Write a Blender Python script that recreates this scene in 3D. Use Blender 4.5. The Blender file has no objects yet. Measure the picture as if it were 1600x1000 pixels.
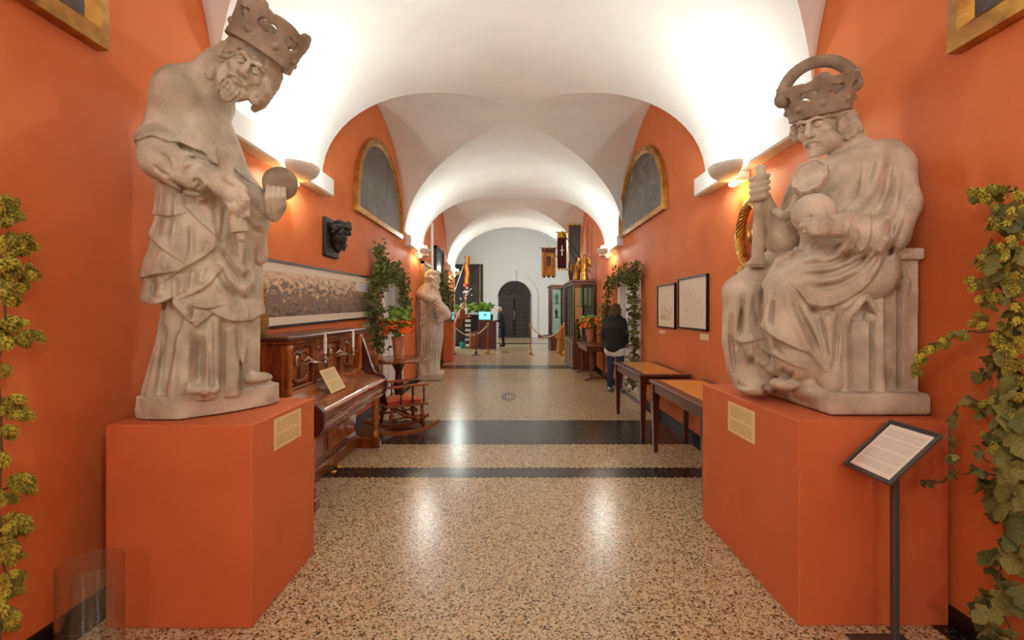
import bpy, math, random
import numpy as np
from mathutils import Vector, Matrix
random.seed(7); np.random.seed(7)
S = bpy.context.scene
COL = S.collection
# ---------------------------------------------------------------- camera, world, exposure
F, CX, CY, H = 760.0, 803.0, 485.0, 1.5      # focal length (px of 1600), vanishing point, eye height
cam = bpy.data.objects.new('camera', bpy.data.cameras.new('camera')); COL.objects.link(cam)
cam.location = (0, 0, H); cam.rotation_euler = (math.pi/2, 0, 0)
cam.data.sensor_width = 36; cam.data.lens = 36*F/1600
cam.data.shift_x = (800-CX)/1600; cam.data.shift_y = (CY-500)/1600
cam.data.clip_start = 0.05
S.camera = cam
W = bpy.data.worlds.new('world'); S.world = W; W.use_nodes = True
W.node_tree.nodes['Background'].inputs[0].default_value = (0.75, 0.85, 1.0, 1)
W.node_tree.nodes['Background'].inputs[1].default_value = 1.0
S.view_settings.view_transform = 'Standard'; S.view_settings.look = 'None'
S.view_settings.gamma = 1.0; S.view_settings.exposure = 0.95
S.view_settings.use_curve_mapping = False
SCONCE_W, WARM_W = 38.0, 3.0                  # bulbs of the wall lamps

# ---------------------------------------------------------------- pixel helpers (direction only; depth comes from what a thing touches)
def at(x, y, d): return Vector(((x-CX)*d/F, d, H+(CY-y)*d/F))
def fl(x, y): return at(x, y, F*H/(y-CY))
def onx(x, y, X): return at(x, y, X*F/(x-CX))

# ---------------------------------------------------------------- materials
def srgb(r, g, b):
    f = lambda c: (c/255/12.92) if c/255 <= .04045 else ((c/255+.055)/1.055)**2.4
    return (f(r), f(g), f(b), 1)
def newmat(name):
    m = bpy.data.materials.new(name); m.use_nodes = True
    return m, m.node_tree.nodes, m.node_tree.links, m.node_tree.nodes['Principled BSDF']
def mat(name, c, rough=.6, metal=0., c2=None, scale=6., bump=0., bscale=60., coat=0., stretch=None, emit=None, es=0., detail=4., lo=.35, hi=.65, spec=.5):
    m, N, L, B = newmat(name)
    B.inputs['Base Color'].default_value = srgb(*c); B.inputs['Roughness'].default_value = rough
    B.inputs['Metallic'].default_value = metal; B.inputs['Coat Weight'].default_value = coat
    B.inputs['Coat Roughness'].default_value = .1; B.inputs['Specular IOR Level'].default_value = spec
    if emit: B.inputs['Emission Color'].default_value = srgb(*emit); B.inputs['Emission Strength'].default_value = es
    if c2 or bump:
        tc = N.new('ShaderNodeTexCoord'); mp = N.new('ShaderNodeMapping'); L.new(tc.outputs['Object'], mp.inputs[0])
        if stretch: mp.inputs['Scale'].default_value = stretch
    if c2:
        n = N.new('ShaderNodeTexNoise'); n.inputs['Scale'].default_value = scale; n.inputs['Detail'].default_value = detail
        L.new(mp.outputs[0], n.inputs['Vector'])
        r = N.new('ShaderNodeValToRGB'); r.color_ramp.elements[0].position = lo; r.color_ramp.elements[1].position = hi
        r.color_ramp.elements[0].color = srgb(*c); r.color_ramp.elements[1].color = srgb(*c2)
        L.new(n.outputs[0], r.inputs[0]); L.new(r.outputs[0], B.inputs['Base Color'])
    if bump:
        n2 = N.new('ShaderNodeTexNoise'); n2.inputs['Scale'].default_value = bscale; n2.inputs['Detail'].default_value = 3
        L.new(mp.outputs[0], n2.inputs['Vector'])
        b = N.new('ShaderNodeBump'); b.inputs['Strength'].default_value = bump; b.inputs['Distance'].default_value = .01
        L.new(n2.outputs[0], b.inputs['Height']); L.new(b.outputs[0], B.inputs['Normal'])
    return m
def terrazzo(name, cols, scale=112., rough=.24):
    m, N, L, B = newmat(name)
    tc = N.new('ShaderNodeTexCoord'); v = N.new('ShaderNodeTexVoronoi'); v.inputs['Scale'].default_value = scale
    L.new(tc.outputs['Object'], v.inputs['Vector'])
    s = N.new('ShaderNodeSeparateColor'); L.new(v.outputs['Color'], s.inputs[0])
    r = N.new('ShaderNodeValToRGB'); r.color_ramp.interpolation = 'CONSTANT'
    E = r.color_ramp.elements
    for i, (p, c) in enumerate(cols):
        e = E[i] if i < 2 else E.new(p)
        e.position = p; e.color = srgb(*c)
    L.new(s.outputs[0], r.inputs[0])
    n = N.new('ShaderNodeTexNoise'); n.inputs['Scale'].default_value = .8; L.new(tc.outputs['Object'], n.inputs['Vector'])
    mx = N.new('ShaderNodeMix'); mx.data_type = 'RGBA'; mx.blend_type = 'MULTIPLY'; mx.inputs[0].default_value = .25
    L.new(r.outputs[0], mx.inputs[6]); L.new(n.outputs[0], mx.inputs[7]); L.new(mx.outputs[2], B.inputs['Base Color'])
    B.inputs['Roughness'].default_value = rough; B.inputs['Specular IOR Level'].default_value = .6
    return m
def print_mat(name, paper, ink, lines=16, gaps=3., mx0=.1, rough=.7, density=.5):
    """paper with rows of illegibly small print (UV)"""
    m, N, L, B = newmat(name)
    uv = N.new('ShaderNodeTexCoord'); sp = N.new('ShaderNodeSeparateXYZ'); L.new(uv.outputs['UV'], sp.inputs[0])
    def M(op, a, b=None):
        n = N.new('ShaderNodeMath'); n.operation = op
        for i, q in enumerate((a, b)):
            if q is None: continue
            if isinstance(q, (int, float)): n.inputs[i].default_value = q
            else: L.new(q, n.inputs[i])
        return n.outputs[0]
    u, v = sp.outputs[0], sp.outputs[1]
    row = M('MULTIPLY', v, lines); inrow = M('LESS_THAN', M('FRACT', row), density)
    cb = N.new('ShaderNodeCombineXYZ'); L.new(M('MULTIPLY', u, 45.), cb.inputs[0]); L.new(M('MULTIPLY', M('FLOOR', row), 7.3), cb.inputs[1])
    ns = N.new('ShaderNodeTexNoise'); ns.inputs['Scale'].default_value = 1.; L.new(cb.outputs[0], ns.inputs['Vector'])
    wd = M('GREATER_THAN', ns.outputs[0], .42)
    para = M('GREATER_THAN', M('FRACT', M('ADD', M('MULTIPLY', v, gaps), .12)), .16)
    mu = M('MULTIPLY', M('GREATER_THAN', u, mx0), M('LESS_THAN', u, 1-mx0))
    mv = M('MULTIPLY', M('GREATER_THAN', v, .08), M('LESS_THAN', v, .92))
    f = M('MULTIPLY', M('MULTIPLY', inrow, wd), M('MULTIPLY', para, M('MULTIPLY', mu, mv)))
    f = M('MULTIPLY', f, .45)
    mx = N.new('ShaderNodeMix'); mx.data_type = 'RGBA'; L.new(f, mx.inputs[0])
    mx.inputs[6].default_value = srgb(*paper); mx.inputs[7].default_value = srgb(*ink)
    L.new(mx.outputs[2], B.inputs['Base Color']); B.inputs['Roughness'].default_value = rough
    return m
def picture_mat(name, stops, scale=(3, 3), detail=8., vmix=.5, rough=.5, dist=1.2):
    """painting / engraving: noise tones biased by height in the sheet (UV)"""
    m, N, L, B = newmat(name)
    uv = N.new('ShaderNodeTexCoord'); mp = N.new('ShaderNodeMapping'); L.new(uv.outputs['UV'], mp.inputs[0])
    mp.inputs['Scale'].default_value = (scale[0], scale[1], 1)
    n = N.new('ShaderNodeTexNoise'); n.inputs['Scale'].default_value = 1; n.inputs['Detail'].default_value = detail
    n.inputs['Roughness'].default_value = .65; n.inputs['Distortion'].default_value = dist; L.new(mp.outputs[0], n.inputs['Vector'])
    sp = N.new('ShaderNodeSeparateXYZ'); L.new(uv.outputs['UV'], sp.inputs[0])
    mm = N.new('ShaderNodeMath'); mm.operation = 'MULTIPLY_ADD'; L.new(sp.outputs[1], mm.inputs[0]); mm.inputs[1].default_value = vmix
    L.new(n.outputs[0], mm.inputs[2])
    sb = N.new('ShaderNodeMath'); sb.operation = 'SUBTRACT'; L.new(mm.outputs[0], sb.inputs[0]); sb.inputs[1].default_value = vmix/2
    r = N.new('ShaderNodeValToRGB'); E = r.color_ramp.elements
    for i, (p, c) in enumerate(stops):
        e = E[i] if i < 2 else E.new(p)
        e.position = p; e.color = srgb(*c)
    L.new(sb.outputs[0], r.inputs[0]); L.new(r.outputs[0], B.inputs['Base Color']); B.inputs['Roughness'].default_value = rough
    return m
def glassmat(name, tint=(255, 255, 255), rough=.02):
    m, N, L, B = newmat(name)
    g = N.new('ShaderNodeBsdfGlossy'); g.inputs['Roughness'].default_value = rough
    t = N.new('ShaderNodeBsdfTransparent'); t.inputs[0].default_value = srgb(*tint)
    lw = N.new('ShaderNodeLayerWeight'); lw.inputs[0].default_value = .5; pw = N.new('ShaderNodeMath'); pw.operation = 'POWER'; pw.inputs[1].default_value = 3.; L.new(lw.outputs['Facing'], pw.inputs[0])
    fr = N.new('ShaderNodeMath'); fr.operation = 'MULTIPLY_ADD'; fr.inputs[1].default_value = .6; fr.inputs[2].default_value = .05; L.new(pw.outputs[0], fr.inputs[0])
    mx = N.new('ShaderNodeMixShader'); L.new(fr.outputs[0], mx.inputs[0]); L.new(t.outputs[0], mx.inputs[1]); L.new(g.outputs[0], mx.inputs[2])
    L.new(mx.outputs[0], N['Material Output'].inputs[0])
    return m
M_wall = mat('orange_paint', (222, 122, 64), .75, c2=(214, 114, 56), scale=2.2, bump=.05, bscale=90)
M_ped = mat('orange_plinth_paint', (208, 110, 62), .7, c2=(202, 104, 57), scale=3, bump=.1, bscale=120)
M_white = mat('white_plaster', (240, 237, 232), .85, c2=(233, 230, 225), scale=1.5, bump=.1, bscale=25)
M_cool = mat('cool_white_plaster', (232, 230, 228), .85)
M_floor = terrazzo('terrazzo', [(0., (226, 206, 164)), (.3, (206, 176, 128)), (.52, (236, 220, 184)), (.68, (184, 146, 98)), (.81, (140, 106, 72)), (.9, (86, 66, 48)), (.955, (44, 38, 34))])
M_band = terrazzo('black_terrazzo', [(0., (30, 29, 30)), (.55, (42, 40, 40)), (.86, (74, 70, 66)), (.955, (150, 142, 130))], 130.)
M_black = mat('black_paint', (22, 18, 16), .4)
M_stone = mat('weathered_sandstone', (172, 160, 136), .95, c2=(220, 210, 188), scale=7, bump=.6, bscale=75, detail=9, lo=.3, hi=.68)
M_stoneR = mat('pinkish_sandstone', (178, 162, 140), .95, c2=(222, 208, 186), scale=7, bump=.6, bscale=75, detail=9, lo=.3, hi=.68)
M_stoneD = mat('darkened_sandstone', (142, 124, 104), .95, c2=(176, 158, 138), scale=9, bump=.5, bscale=80, detail=8)
M_marble = mat('pale_limestone', (222, 210, 194), .8, c2=(200, 186, 168), scale=5, bump=.25, bscale=50)
M_gold = mat('gilded_wood', (196, 146, 62), .38, .6, c2=(150, 96, 34), scale=9, bump=.3, bscale=40)
M_gold2 = mat('bright_gilt', (220, 176, 84), .3, .8, c2=(165, 110, 44), scale=14)
M_brass = mat('brass', (200, 160, 84), .25, 1.)
M_silver = mat('nickel', (200, 190, 178), .22, 1.)
M_walnut = mat('polished_walnut', (98, 44, 18), .22, c2=(150, 76, 30), scale=5, stretch=(4, 1, 1.5), coat=.6, detail=7)
M_walnutl = mat('figured_walnut', (150, 80, 32), .2, c2=(192, 112, 48), scale=4, stretch=(5, 1, 2), coat=.7, detail=7)
M_mahog = mat('dark_mahogany', (66, 24, 18), .28, c2=(88, 34, 24), scale=6, stretch=(1, 4, 1), coat=.4)
M_mahog2 = mat('brown_mahogany', (86, 42, 28), .35, c2=(108, 56, 38), scale=6, stretch=(1, 1, .3), coat=.3)
M_honey = mat('honey_veneer', (240, 172, 76), .3, c2=(226, 152, 62), scale=3, stretch=(5, .6, 1), coat=.4)
M_oak = mat('rocker_oak', (164, 92, 44), .35, c2=(134, 70, 32), scale=8, stretch=(1, 1, 4), coat=.3)
M_terra = mat('terracotta', (206, 138, 94), .8, c2=(192, 120, 80), scale=12)
M_wax = mat('white_wax', (244, 240, 230), .5)
M_iron = mat('dark_grey_metal', (92, 90, 90), .45, .5)
M_darkwood = mat('dark_carved_wood', (52, 42, 36), .55, c2=(34, 27, 24), scale=20, bump=.5, bscale=60)
M_door = mat('dark_brown_door', (66, 52, 50), .55, c2=(52, 40, 38), scale=5, stretch=(6, 1, 1))
M_doorhole = mat('door_pane_dark', (30, 24, 26), .3)
M_paper = mat('paper', (246, 240, 226), .8)
M_cream = print_mat('cream_label', (236, 208, 150), (90, 70, 50), 22, 2.)
M_creamtag = mat('cream_tag', (242, 218, 172), .8)
M_sheet = print_mat('sign_sheet', (243, 235, 222), (120, 110, 104), 34, 4., .06, density=.55)
M_mat = mat('cream_mount', (240, 228, 204), .8)
M_pano = picture_mat('city_panorama', [(0., (50, 40, 34)), (.3, (92, 74, 60)), (.42, (150, 124, 98)), (.5, (88, 70, 56)), (.57, (206, 170, 128)), (.72, (232, 204, 164)), (1., (240, 222, 190))], (34, 9), 12, .34, dist=.5)
M_map1 = picture_mat('faded_print', [(0., (150, 96, 70)), (.38, (206, 168, 136)), (.46, (238, 222, 198)), (1., (246, 234, 214))], (6, 9), 9, .22)
M_map2 = picture_mat('old_map', [(0., (96, 62, 48)), (.36, (190, 150, 120)), (.42, (238, 220, 192)), (.56, (246, 232, 208)), (.6, (196, 160, 132)), (.64, (242, 228, 204)), (1., (246, 234, 214))], (9, 11), 9, 0.)
M_lun = picture_mat('darkened_painting', [(0., (38, 32, 30)), (.45, (62, 56, 54)), (.62, (96, 88, 84)), (1., (150, 140, 130))], (5, 2), 6, -.1, .35)
M_lun2 = picture_mat('darkened_painting_figures', [(0., (36, 30, 28)), (.5, (66, 60, 58)), (.6, (110, 98, 88)), (.7, (168, 140, 112)), (1., (180, 150, 120))], (3, 3), 4, .05, .35, 3.)
M_bigpic = picture_mat('dark_oil_painting', [(0., (30, 24, 24)), (.5, (48, 40, 38)), (.66, (74, 60, 52)), (1., (130, 112, 90))], (3, 3), 5, -.1, .4)
M_port = picture_mat('portrait_paint', [(0., (120, 70, 46)), (.5, (196, 140, 100)), (1., (226, 182, 142))], (2, 2), 3, .3)
M_glass = glassmat('clear_glass', (250, 253, 252))
M_glassc = glassmat('case_glass', (214, 228, 220))
M_leaf = mat('hop_leaf', (104, 108, 44), .7, c2=(150, 146, 74), scale=16, bump=.4, bscale=50)
M_leafd = mat('dark_hop_leaf', (74, 86, 38), .7, c2=(116, 122, 62), scale=18, bump=.4, bscale=50)
M_cone = mat('hop_cone', (164, 156, 40), .75, c2=(206, 194, 78), scale=22)
M_coned = mat('dull_hop_cone', (124, 120, 34), .8, c2=(172, 162, 60), scale=22)
M_green = mat('ivy_leaf', (62, 92, 40), .6, c2=(98, 126, 62), scale=14)
M_green2 = mat('bright_leaf', (96, 138, 40), .6, c2=(140, 172, 62), scale=14)
M_stem = mat('vine_stem', (104, 80, 48), .8)
M_flower = mat('orange_petal', (240, 88, 26), .55, c2=(250, 128, 36), scale=18)
M_shade = mat('white_lamp_shade', (224, 214, 200), .6)
M_lampglow = mat('lamp_glass', (255, 240, 200), .4, emit=(255, 214, 130), es=6.)
M_wicker = mat('wicker', (184, 138, 62), .7, c2=(140, 98, 40), scale=30)
M_red = mat('red_stripe_cloth', (186, 64, 36), .85)
M_redl = mat('pale_stripe_cloth', (222, 140, 84), .85)
M_rope = mat('cream_rope', (214, 196, 170), .8)

# ---------------------------------------------------------------- mesh builder
class MB:
    def __init__(s): s.v = []; s.f = []; s.uv = {}
    def add(s, vs, fs):
        o = len(s.v); s.v += [tuple(v) for v in vs]; s.f += [tuple(i+o for i in f) for f in fs]; return s
    def box(s, a, b):
        (x0, y0, z0), (x1, y1, z1) = a, b
        return s.add([(x0,y0,z0),(x1,y0,z0),(x1,y1,z0),(x0,y1,z0),(x0,y0,z1),(x1,y0,z1),(x1,y1,z1),(x0,y1,z1)],
                     [(0,3,2,1),(4,5,6,7),(0,1,5,4),(1,2,6,5),(2,3,7,6),(3,0,4,7)])
    def bbox(s, a, b, e=.008):
        """box with chamfered edges"""
        a, b = Vector(a), Vector(b); e = min(e, *( (b[i]-a[i])*.45 for i in range(3)))
        vs = []; idx = {}
        for sx in (0, 1):
            for sy in (0, 1):
                for sz in (0, 1):
                    c = [(a, b)[q][i] for i, q in enumerate((sx, sy, sz))]; sg = [1-2*q for q in (sx, sy, sz)]
                    for ax in range(3):
                        p = [c[i]+(0 if i == ax else sg[i]*e) for i in range(3)]
                        idx[(sx, sy, sz, ax)] = len(vs); vs.append(p)
        fs = []
        for ax in range(3):
            o1, o2 = (ax+1) % 3, (ax+2) % 3
            for sd in (0, 1):
                q = []
                for (p, r) in ((0,0),(1,0),(1,1),(0,1)):
                    k = [0]*3; k[ax] = sd; k[o1] = p; k[o2] = r; q.append(idx[(*k, ax)])
                fs.append(q if sd else q[::-1])
        for ax in range(3):
            o1, o2 = (ax+1) % 3, (ax+2) % 3
            for p in (0, 1):
                for r in (0, 1):
                    k0 = [0]*3; k0[o1] = p; k0[o2] = r; k1 = list(k0); k1[ax] = 1
                    q = [idx[(*k0, o1)], idx[(*k1, o1)], idx[(*k1, o2)], idx[(*k0, o2)]]
                    fs.append(q if (p != r) else q[::-1])
        for sx in (0, 1):
            for sy in (0, 1):
                for sz in (0, 1):
                    q = [idx[(sx, sy, sz, i)] for i in range(3)]
                    fs.append(q if (sx+sy+sz) % 2 else q[::-1])
        return s.add(vs, fs)
    def tube(s, pts, r, n=8, cap=True):
        pts = [Vector(p) for p in pts]; rs = r if isinstance(r, (list, tuple)) else [r]*len(pts)
        vs = []; fs = []; ref = None
        for i, p in enumerate(pts):
            t = (pts[min(i+1, len(pts)-1)]-pts[max(i-1, 0)]).normalized()
            if ref is None: ref = Vector((0, 0, 1)) if abs(t.z) < .9 else Vector((1, 0, 0))
            a = ref - t*ref.dot(t)
            if a.length < 1e-4: a = Vector((1, 0, 0))-t*t.x
            a.normalize(); ref = a; b = t.cross(a)
            for k in range(n):
                g = 2*math.pi*k/n; vs.append(p+(a*math.cos(g)+b*math.sin(g))*rs[i])
        for i in range(len(pts)-1):
            for k in range(n): fs.append((i*n+k, i*n+(k+1) % n, (i+1)*n+(k+1) % n, (i+1)*n+k))
        if cap: fs += [tuple(range(n))[::-1], tuple(range((len(pts)-1)*n, len(pts)*n))]
        return s.add(vs, fs)
    def lathe(s, prof, c=(0, 0, 0), n=16, sx=1., sy=1.):
        c = Vector(c); vs = []; fs = []
        for r, z in prof:
            for k in range(n):
                g = 2*math.pi*k/n; vs.append(c+Vector((r*math.cos(g)*sx, r*math.sin(g)*sy, z)))
        for i in range(len(prof)-1):
            for k in range(n): fs.append((i*n+k, i*n+(k+1) % n, (i+1)*n+(k+1) % n, (i+1)*n+k))
        fs += [tuple(range(n))[::-1], tuple(range((len(prof)-1)*n, len(prof)*n))]
        return s.add(vs, fs)
    def prism(s, poly, ext):
        n = len(poly); e = Vector(ext); vs = [Vector(p) for p in poly]; vs += [v+e for v in vs]
        return s.add(vs, [tuple(range(n))[::-1], tuple(range(n, 2*n))]+[(i, (i+1) % n, n+(i+1) % n, n+i) for i in range(n)])
    def ball(s, c, r, n=10, sc=(1, 1, 1)):
        c = Vector(c); prof = [(max(math.sin(math.pi*i/n), .02), -math.cos(math.pi*i/n)) for i in range(n+1)]
        vs = []; k = n+2; fs = []
        for a, z in prof:
            for j in range(k):
                g = 2*math.pi*j/k; vs.append(c+Vector((a*math.cos(g)*r*sc[0], a*math.sin(g)*r*sc[1], z*r*sc[2])))
        for i in range(n):
            for j in range(k): fs.append((i*k+j, i*k+(j+1) % k, (i+1)*k+(j+1) % k, (i+1)*k+j))
        return s.add(vs, fs)
    def sheet(s, p00, p10, p11, p01, t=.004):
        """thin board; UV on its front (front is the side the corners turn counter-clockwise from)"""
        P = [Vector(p) for p in (p00, p10, p11, p01)]; n = (P[1]-P[0]).cross(P[3]-P[0]).normalized()
        o = len(s.f); s.add(P+[p-n*t for p in P], [(0, 1, 2, 3), (7, 6, 5, 4), (0, 4, 5, 1), (1, 5, 6, 2), (2, 6, 7, 3), (3, 7, 4, 0)])
        s.uv[o] = [(0, 0), (1, 0), (1, 1), (0, 1)]; return s
    def build(s, name, m, parent=None, smooth=False, fix=True):
        me = bpy.data.meshes.new(name); off = Vector((0, 0, 0))
        if parent is not None: off = base_of(parent)
        elif name not in KEEP0:
            a = np.array(s.v); off = Vector(((a[:,0].min()+a[:,0].max())/2, (a[:,1].min()+a[:,1].max())/2, a[:,2].min()))
        me.from_pydata([Vector(v)-off for v in s.v], [], s.f)
        if fix:
            import bmesh
            bm = bmesh.new(); bm.from_mesh(me); bmesh.ops.recalc_face_normals(bm, faces=bm.faces); bm.to_mesh(me); bm.free()
        if s.uv:
            uvl = me.uv_layers.new(name='UVMap')
            for fi, uv in s.uv.items():
                P = me.polygons[fi]; src = {v: u for v, u in zip(s.f[fi], uv)}
                for li in P.loop_indices: uvl.data[li].uv = src[me.loops[li].vertex_index]
        me.materials.append(m)
        if smooth: me.shade_smooth() if smooth is True else me.set_sharp_from_angle(angle=smooth) if False else None
        if smooth and smooth is not True:
            me.shade_smooth(); me.set_sharp_from_angle(angle=smooth)
        ob = bpy.data.objects.new(name, me); COL.objects.link(ob)
        if parent is not None: ob.parent = parent
        else: ob.location = off
        BASE[ob.name] = off
        return ob
KEEP0 = set(); BASE = {}
def base_of(o): return BASE[o.name]
def tag(o, label, cat, group=None):
    o['label'] = label; o['category'] = cat
    if group: o['group'] = group
    return o
def thing(name, label, cat, loc, group=None):
    o = bpy.data.objects.new(name, None); COL.objects.link(o); o.location = loc; o.empty_display_size = .1
    BASE[o.name] = Vector(loc)
    return tag(o, label, cat, group)
def struct(o):
    o['kind'] = 'structure'; return o
A30 = math.radians(32)
def lamp(name, loc, w, col, r=.05, parent=None):
    l = bpy.data.lights.new(name, 'POINT'); l.energy = w; l.color = col; l.shadow_soft_size = r
    o = bpy.data.objects.new(name, l); COL.objects.link(o)
    o.location = Vector(loc)-(base_of(parent) if parent else Vector((0, 0, 0))); o.parent = parent
    return o
# ================================================================= the corridor
XW = 2.09; ZS = 2.94; RISE = 1.51; LR = .2
Y0 = -6.6; YE = 17.1; PER = 5.9
BAYS = [(-6.5, -2.5), (-.6, 3.4), (5.3, 9.3), (11.2, 15.2)]
STRIPS = [(-2.5, -.6), (3.4, 5.3), (9.3, 11.2), (15.2, YE)]
for k in ('floor', 'ceiling', 'wall_left', 'wall_right'): KEEP0.add(k)
struct(MB().box((-XW-.3, Y0, -.1), (XW+.3, YE, 0)).box((-4.6, YE, -.1), (3.2, 27.2, 0)).build('floor', M_floor, None))
floor = bpy.data.objects['floor']; BASE['floor'] = Vector((0, 0, 0))
def band(y0, y1, x0=-1.99, x1=1.99, tooth=.06, teeth=True):
    n = int((x1-x0)/tooth); w = (x1-x0)/n; pts = []
    for i in range(n): pts += [(x0+i*w, y0), (x0+(i+.5)*w, y0-(tooth*.55 if teeth else 0))]
    pts.append((x1, y0))
    for i in range(n): pts += [(x1-i*w, y1), (x1-(i+.5)*w, y1+(tooth*.55 if teeth else 0))]
    pts.append((x0, y1))
    b = MB(); vs = [(x, y, .0015) for x, y in pts]
    m = len(pts)
    # fan in quads between the two edges (same count both sides)
    fs = []; h = 2*n+1
    for i in range(h-1): fs.append((i, i+1, m-2-i, m-1-i))
    b.add(vs, fs); return b.build('band', M_band, floor)
for y0, y1 in ((4.38, 4.62), (5.46, 6.62), (12.5, 13.3), (21.6, 22.3), (-1.4, -1.2)): band(y0, y1)
for sx in (-1, 1):
    MB().box((sx*1.985 if sx > 0 else -XW, Y0, 0), (XW if sx > 0 else -1.985, YE, .001)).build('border_strip', M_band, floor)
def medallion(cx, cy, rx, ry):
    b = MB()
    def pol(ps): b.add([(cx+x*rx, cy+y*ry, .0016) for x, y in ps], [tuple(range(len(ps)))])
    for k in range(8):
        a = k*math.pi/4; c, s = math.cos(a), math.sin(a)
        R = lambda r, t: (r*math.cos(a+t), r*math.sin(a+t))
        pol([R(.16, 0), R(.5, -.2), R(.62, 0), R(.5, .2)]); pol([R(.66, -.13), R(.95, 0), R(.66, .13)])
        pol([R(.6, .28), R(.72, .3925-.1), R(.72, .3925+.1), R(.6, .5)])
    for k in range(24):
        a0, a1 = k*math.pi/12, (k+1)*math.pi/12
        b.add([(cx+r*math.cos(t)*rx, cy+r*math.sin(t)*ry, .0014) for r, t in ((.55, a0), (.55, a1), (.6, a1), (.6, a0))], [(0, 1, 2, 3)])
    b.build('medallion', M_band, floor)
medallion(-.09, 8.45, .18, .56); medallion(-.3, 17.4, .18, .5)
# --- vault
def barrel(x): return ZS+RISE*math.sqrt(max(0, 1-(x/XW)**2))
def crossh(x, s): return ZS+(RISE+LR*abs(x)/XW)*s
def groin(s):
    lo, hi = 0., XW
    for _ in range(40):
        m = (lo+hi)/2
        if barrel(m) > crossh(m, s): lo = m
        else: hi = m
    return lo
def sinp(y, a, b):
    c, r = (a+b)/2, (b-a)/2; return math.sqrt(max(0, 1-((y-c)/r)**2))
ceil = MB(); NB = 44
for a, b in BAYS:
    c, r = (a+b)/2, (b-a)/2
    ys = [c-r*math.cos(math.pi*i/NB) for i in range(NB+1)]
    rows = [(y, sinp(y, a, b)) for y in ys]; nx, nl = 48, 14
    def sect(fn, n):
        vs = []; fs = []
        for y, s in rows: vs += fn(y, s)
        for i in range(NB):
            for k in range(n): fs.append((i*(n+1)+k, i*(n+1)+k+1, (i+1)*(n+1)+k+1, (i+1)*(n+1)+k))
        ceil.add(vs, fs)
    def fb(y, s):
        g = groin(s); out = []
        for k in range(nx+1):
            x = -g*math.cos(math.pi*k/nx) if g > XW*.99 else g*math.sin(math.pi*(k/nx-.5))
            out.append((x, y, barrel(x)))
        return out
    sect(fb, nx)
    for sg in (-1, 1):
        def flu(y, s):
            g = groin(s); return [(sg*(g+(XW-g)*k/nl), y, crossh(g+(XW-g)*k/nl, s)) for k in range(nl+1)]
        sect(flu, nl)
for a, b in STRIPS:
    n = 48; vs = []
    for y in (a, b): vs += [(-XW*math.cos(math.pi*k/n), y, ZS+RISE*math.sin(math.pi*k/n)) for k in range(n+1)]
    ceil.add(vs, [(k, k+1, n+1+k+1, n+1+k) for k in range(n)])
import bmesh
o = ceil.build('ceiling', M_white, None, smooth=math.radians(14)); struct(o)
ceiling = o; BASE['ceiling'] = Vector((0, 0, 0))
# --- side walls with lunette tops; openings for the two side doors
def side_wall(name, sg, door=None):
    b = MB(); ys = [Y0]
    for a, c in BAYS:
        r = (c-a)/2; ys += [(a+c)/2-r*math.cos(math.pi*i/NB) for i in range(NB+1)]
    ys += [YE]
    if door: ys += [door[0], door[1]]
    ys = sorted(set(round(y, 5) for y in ys)); X = sg*XW
    def top(y):
        for a, c in BAYS:
            if a <= y <= c: return crossh(XW, sinp(y, a, c))
        return ZS
    for y, y2 in zip(ys, ys[1:]):
        z0 = door[2] if door and door[0]-1e-4 <= y and y2 <= door[1]+1e-4 else 0
        b.add([(X, y, z0), (X, y2, z0), (X, y2, top(y2)), (X, y, top(y))], [(0, 1, 2, 3)])
        X2 = X+sg*.3
        b.add([(X2, y, z0), (X2, y2, z0), (X2, y2, top(y2)), (X2, y, top(y))], [(0, 1, 2, 3)])
    if door:
        for y in door[:2]: b.add([(X, y, 0), (X+sg*.3, y, 0), (X+sg*.3, y, door[2]), (X, y, door[2])], [(0, 1, 2, 3)])
        b.add([(X, door[0], door[2]), (X, door[1], door[2]), (X+sg*.3, door[1], door[2]), (X+sg*.3, door[0], door[2])], [(0, 1, 2, 3)])
    return struct(b.build(name, M_wall, None, fix=False))
DL = (7.75, 9.0, 2.02); DR = (8.1, 9.55, 2.06)
side_wall('wall_left', -1, DL); side_wall('wall_right', 1, DR)
def frame_door(name, sg, d, leaf):
    X = sg*XW; t = thing(name, 'x', 'x', (X, (d[0]+d[1])/2, 0)); del t['label']; del t['category']; struct(t)
    f = MB()
    for y in (d[0]-.09, d[1]-.01): f.bbox((min(X-sg*.03, X+sg*.1), y, 0), (max(X-sg*.03, X+sg*.1), y+.1, d[2]))
    f.bbox((min(X-sg*.03, X+sg*.1), d[0]-.09, d[2]-.01), (max(X-sg*.03, X+sg*.1), d[1]+.09, d[2]+.09)); f.build('door_frame', M_white, t)
    l = MB(); x0, x1 = sorted((X+sg*.1, X+sg*.14)); l.box((x0, d[0]+.01, .01), (x1, d[1]-.01, d[2]-.01))
    lo = l.build('door_leaf', M_cool, t)
    for z0, z1 in ((.15, .85), (1.0, 1.85)):
        for k in (0, 1):
            w = (d[1]-d[0])/2; q = MB(); xx = sorted((X+sg*.1, X+sg*.085)); q.bbox((xx[0], d[0]+k*w+.1, z0), (xx[1], d[0]+(k+1)*w-.1, z1), .01); q.build('panel', M_cool, lo)
    return t
frame_door('door_2', -1, DL, True); frame_door('door_3', 1, DR, True)
for nm, sg, segs in (('baseboard_left', -1, ((Y0, DL[0]-.1), (DL[1]+.1, YE))), ('baseboard_right', 1, ((Y0, DR[0]-.1), (DR[1]+.1, YE)))):
    b = MB()
    for a, c in segs: x0, x1 = sorted((sg*XW, sg*(XW-.018))); b.box((x0, a, 0), (x1, c, .09))
    struct(b.build(nm, M_black))
n = 0
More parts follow.
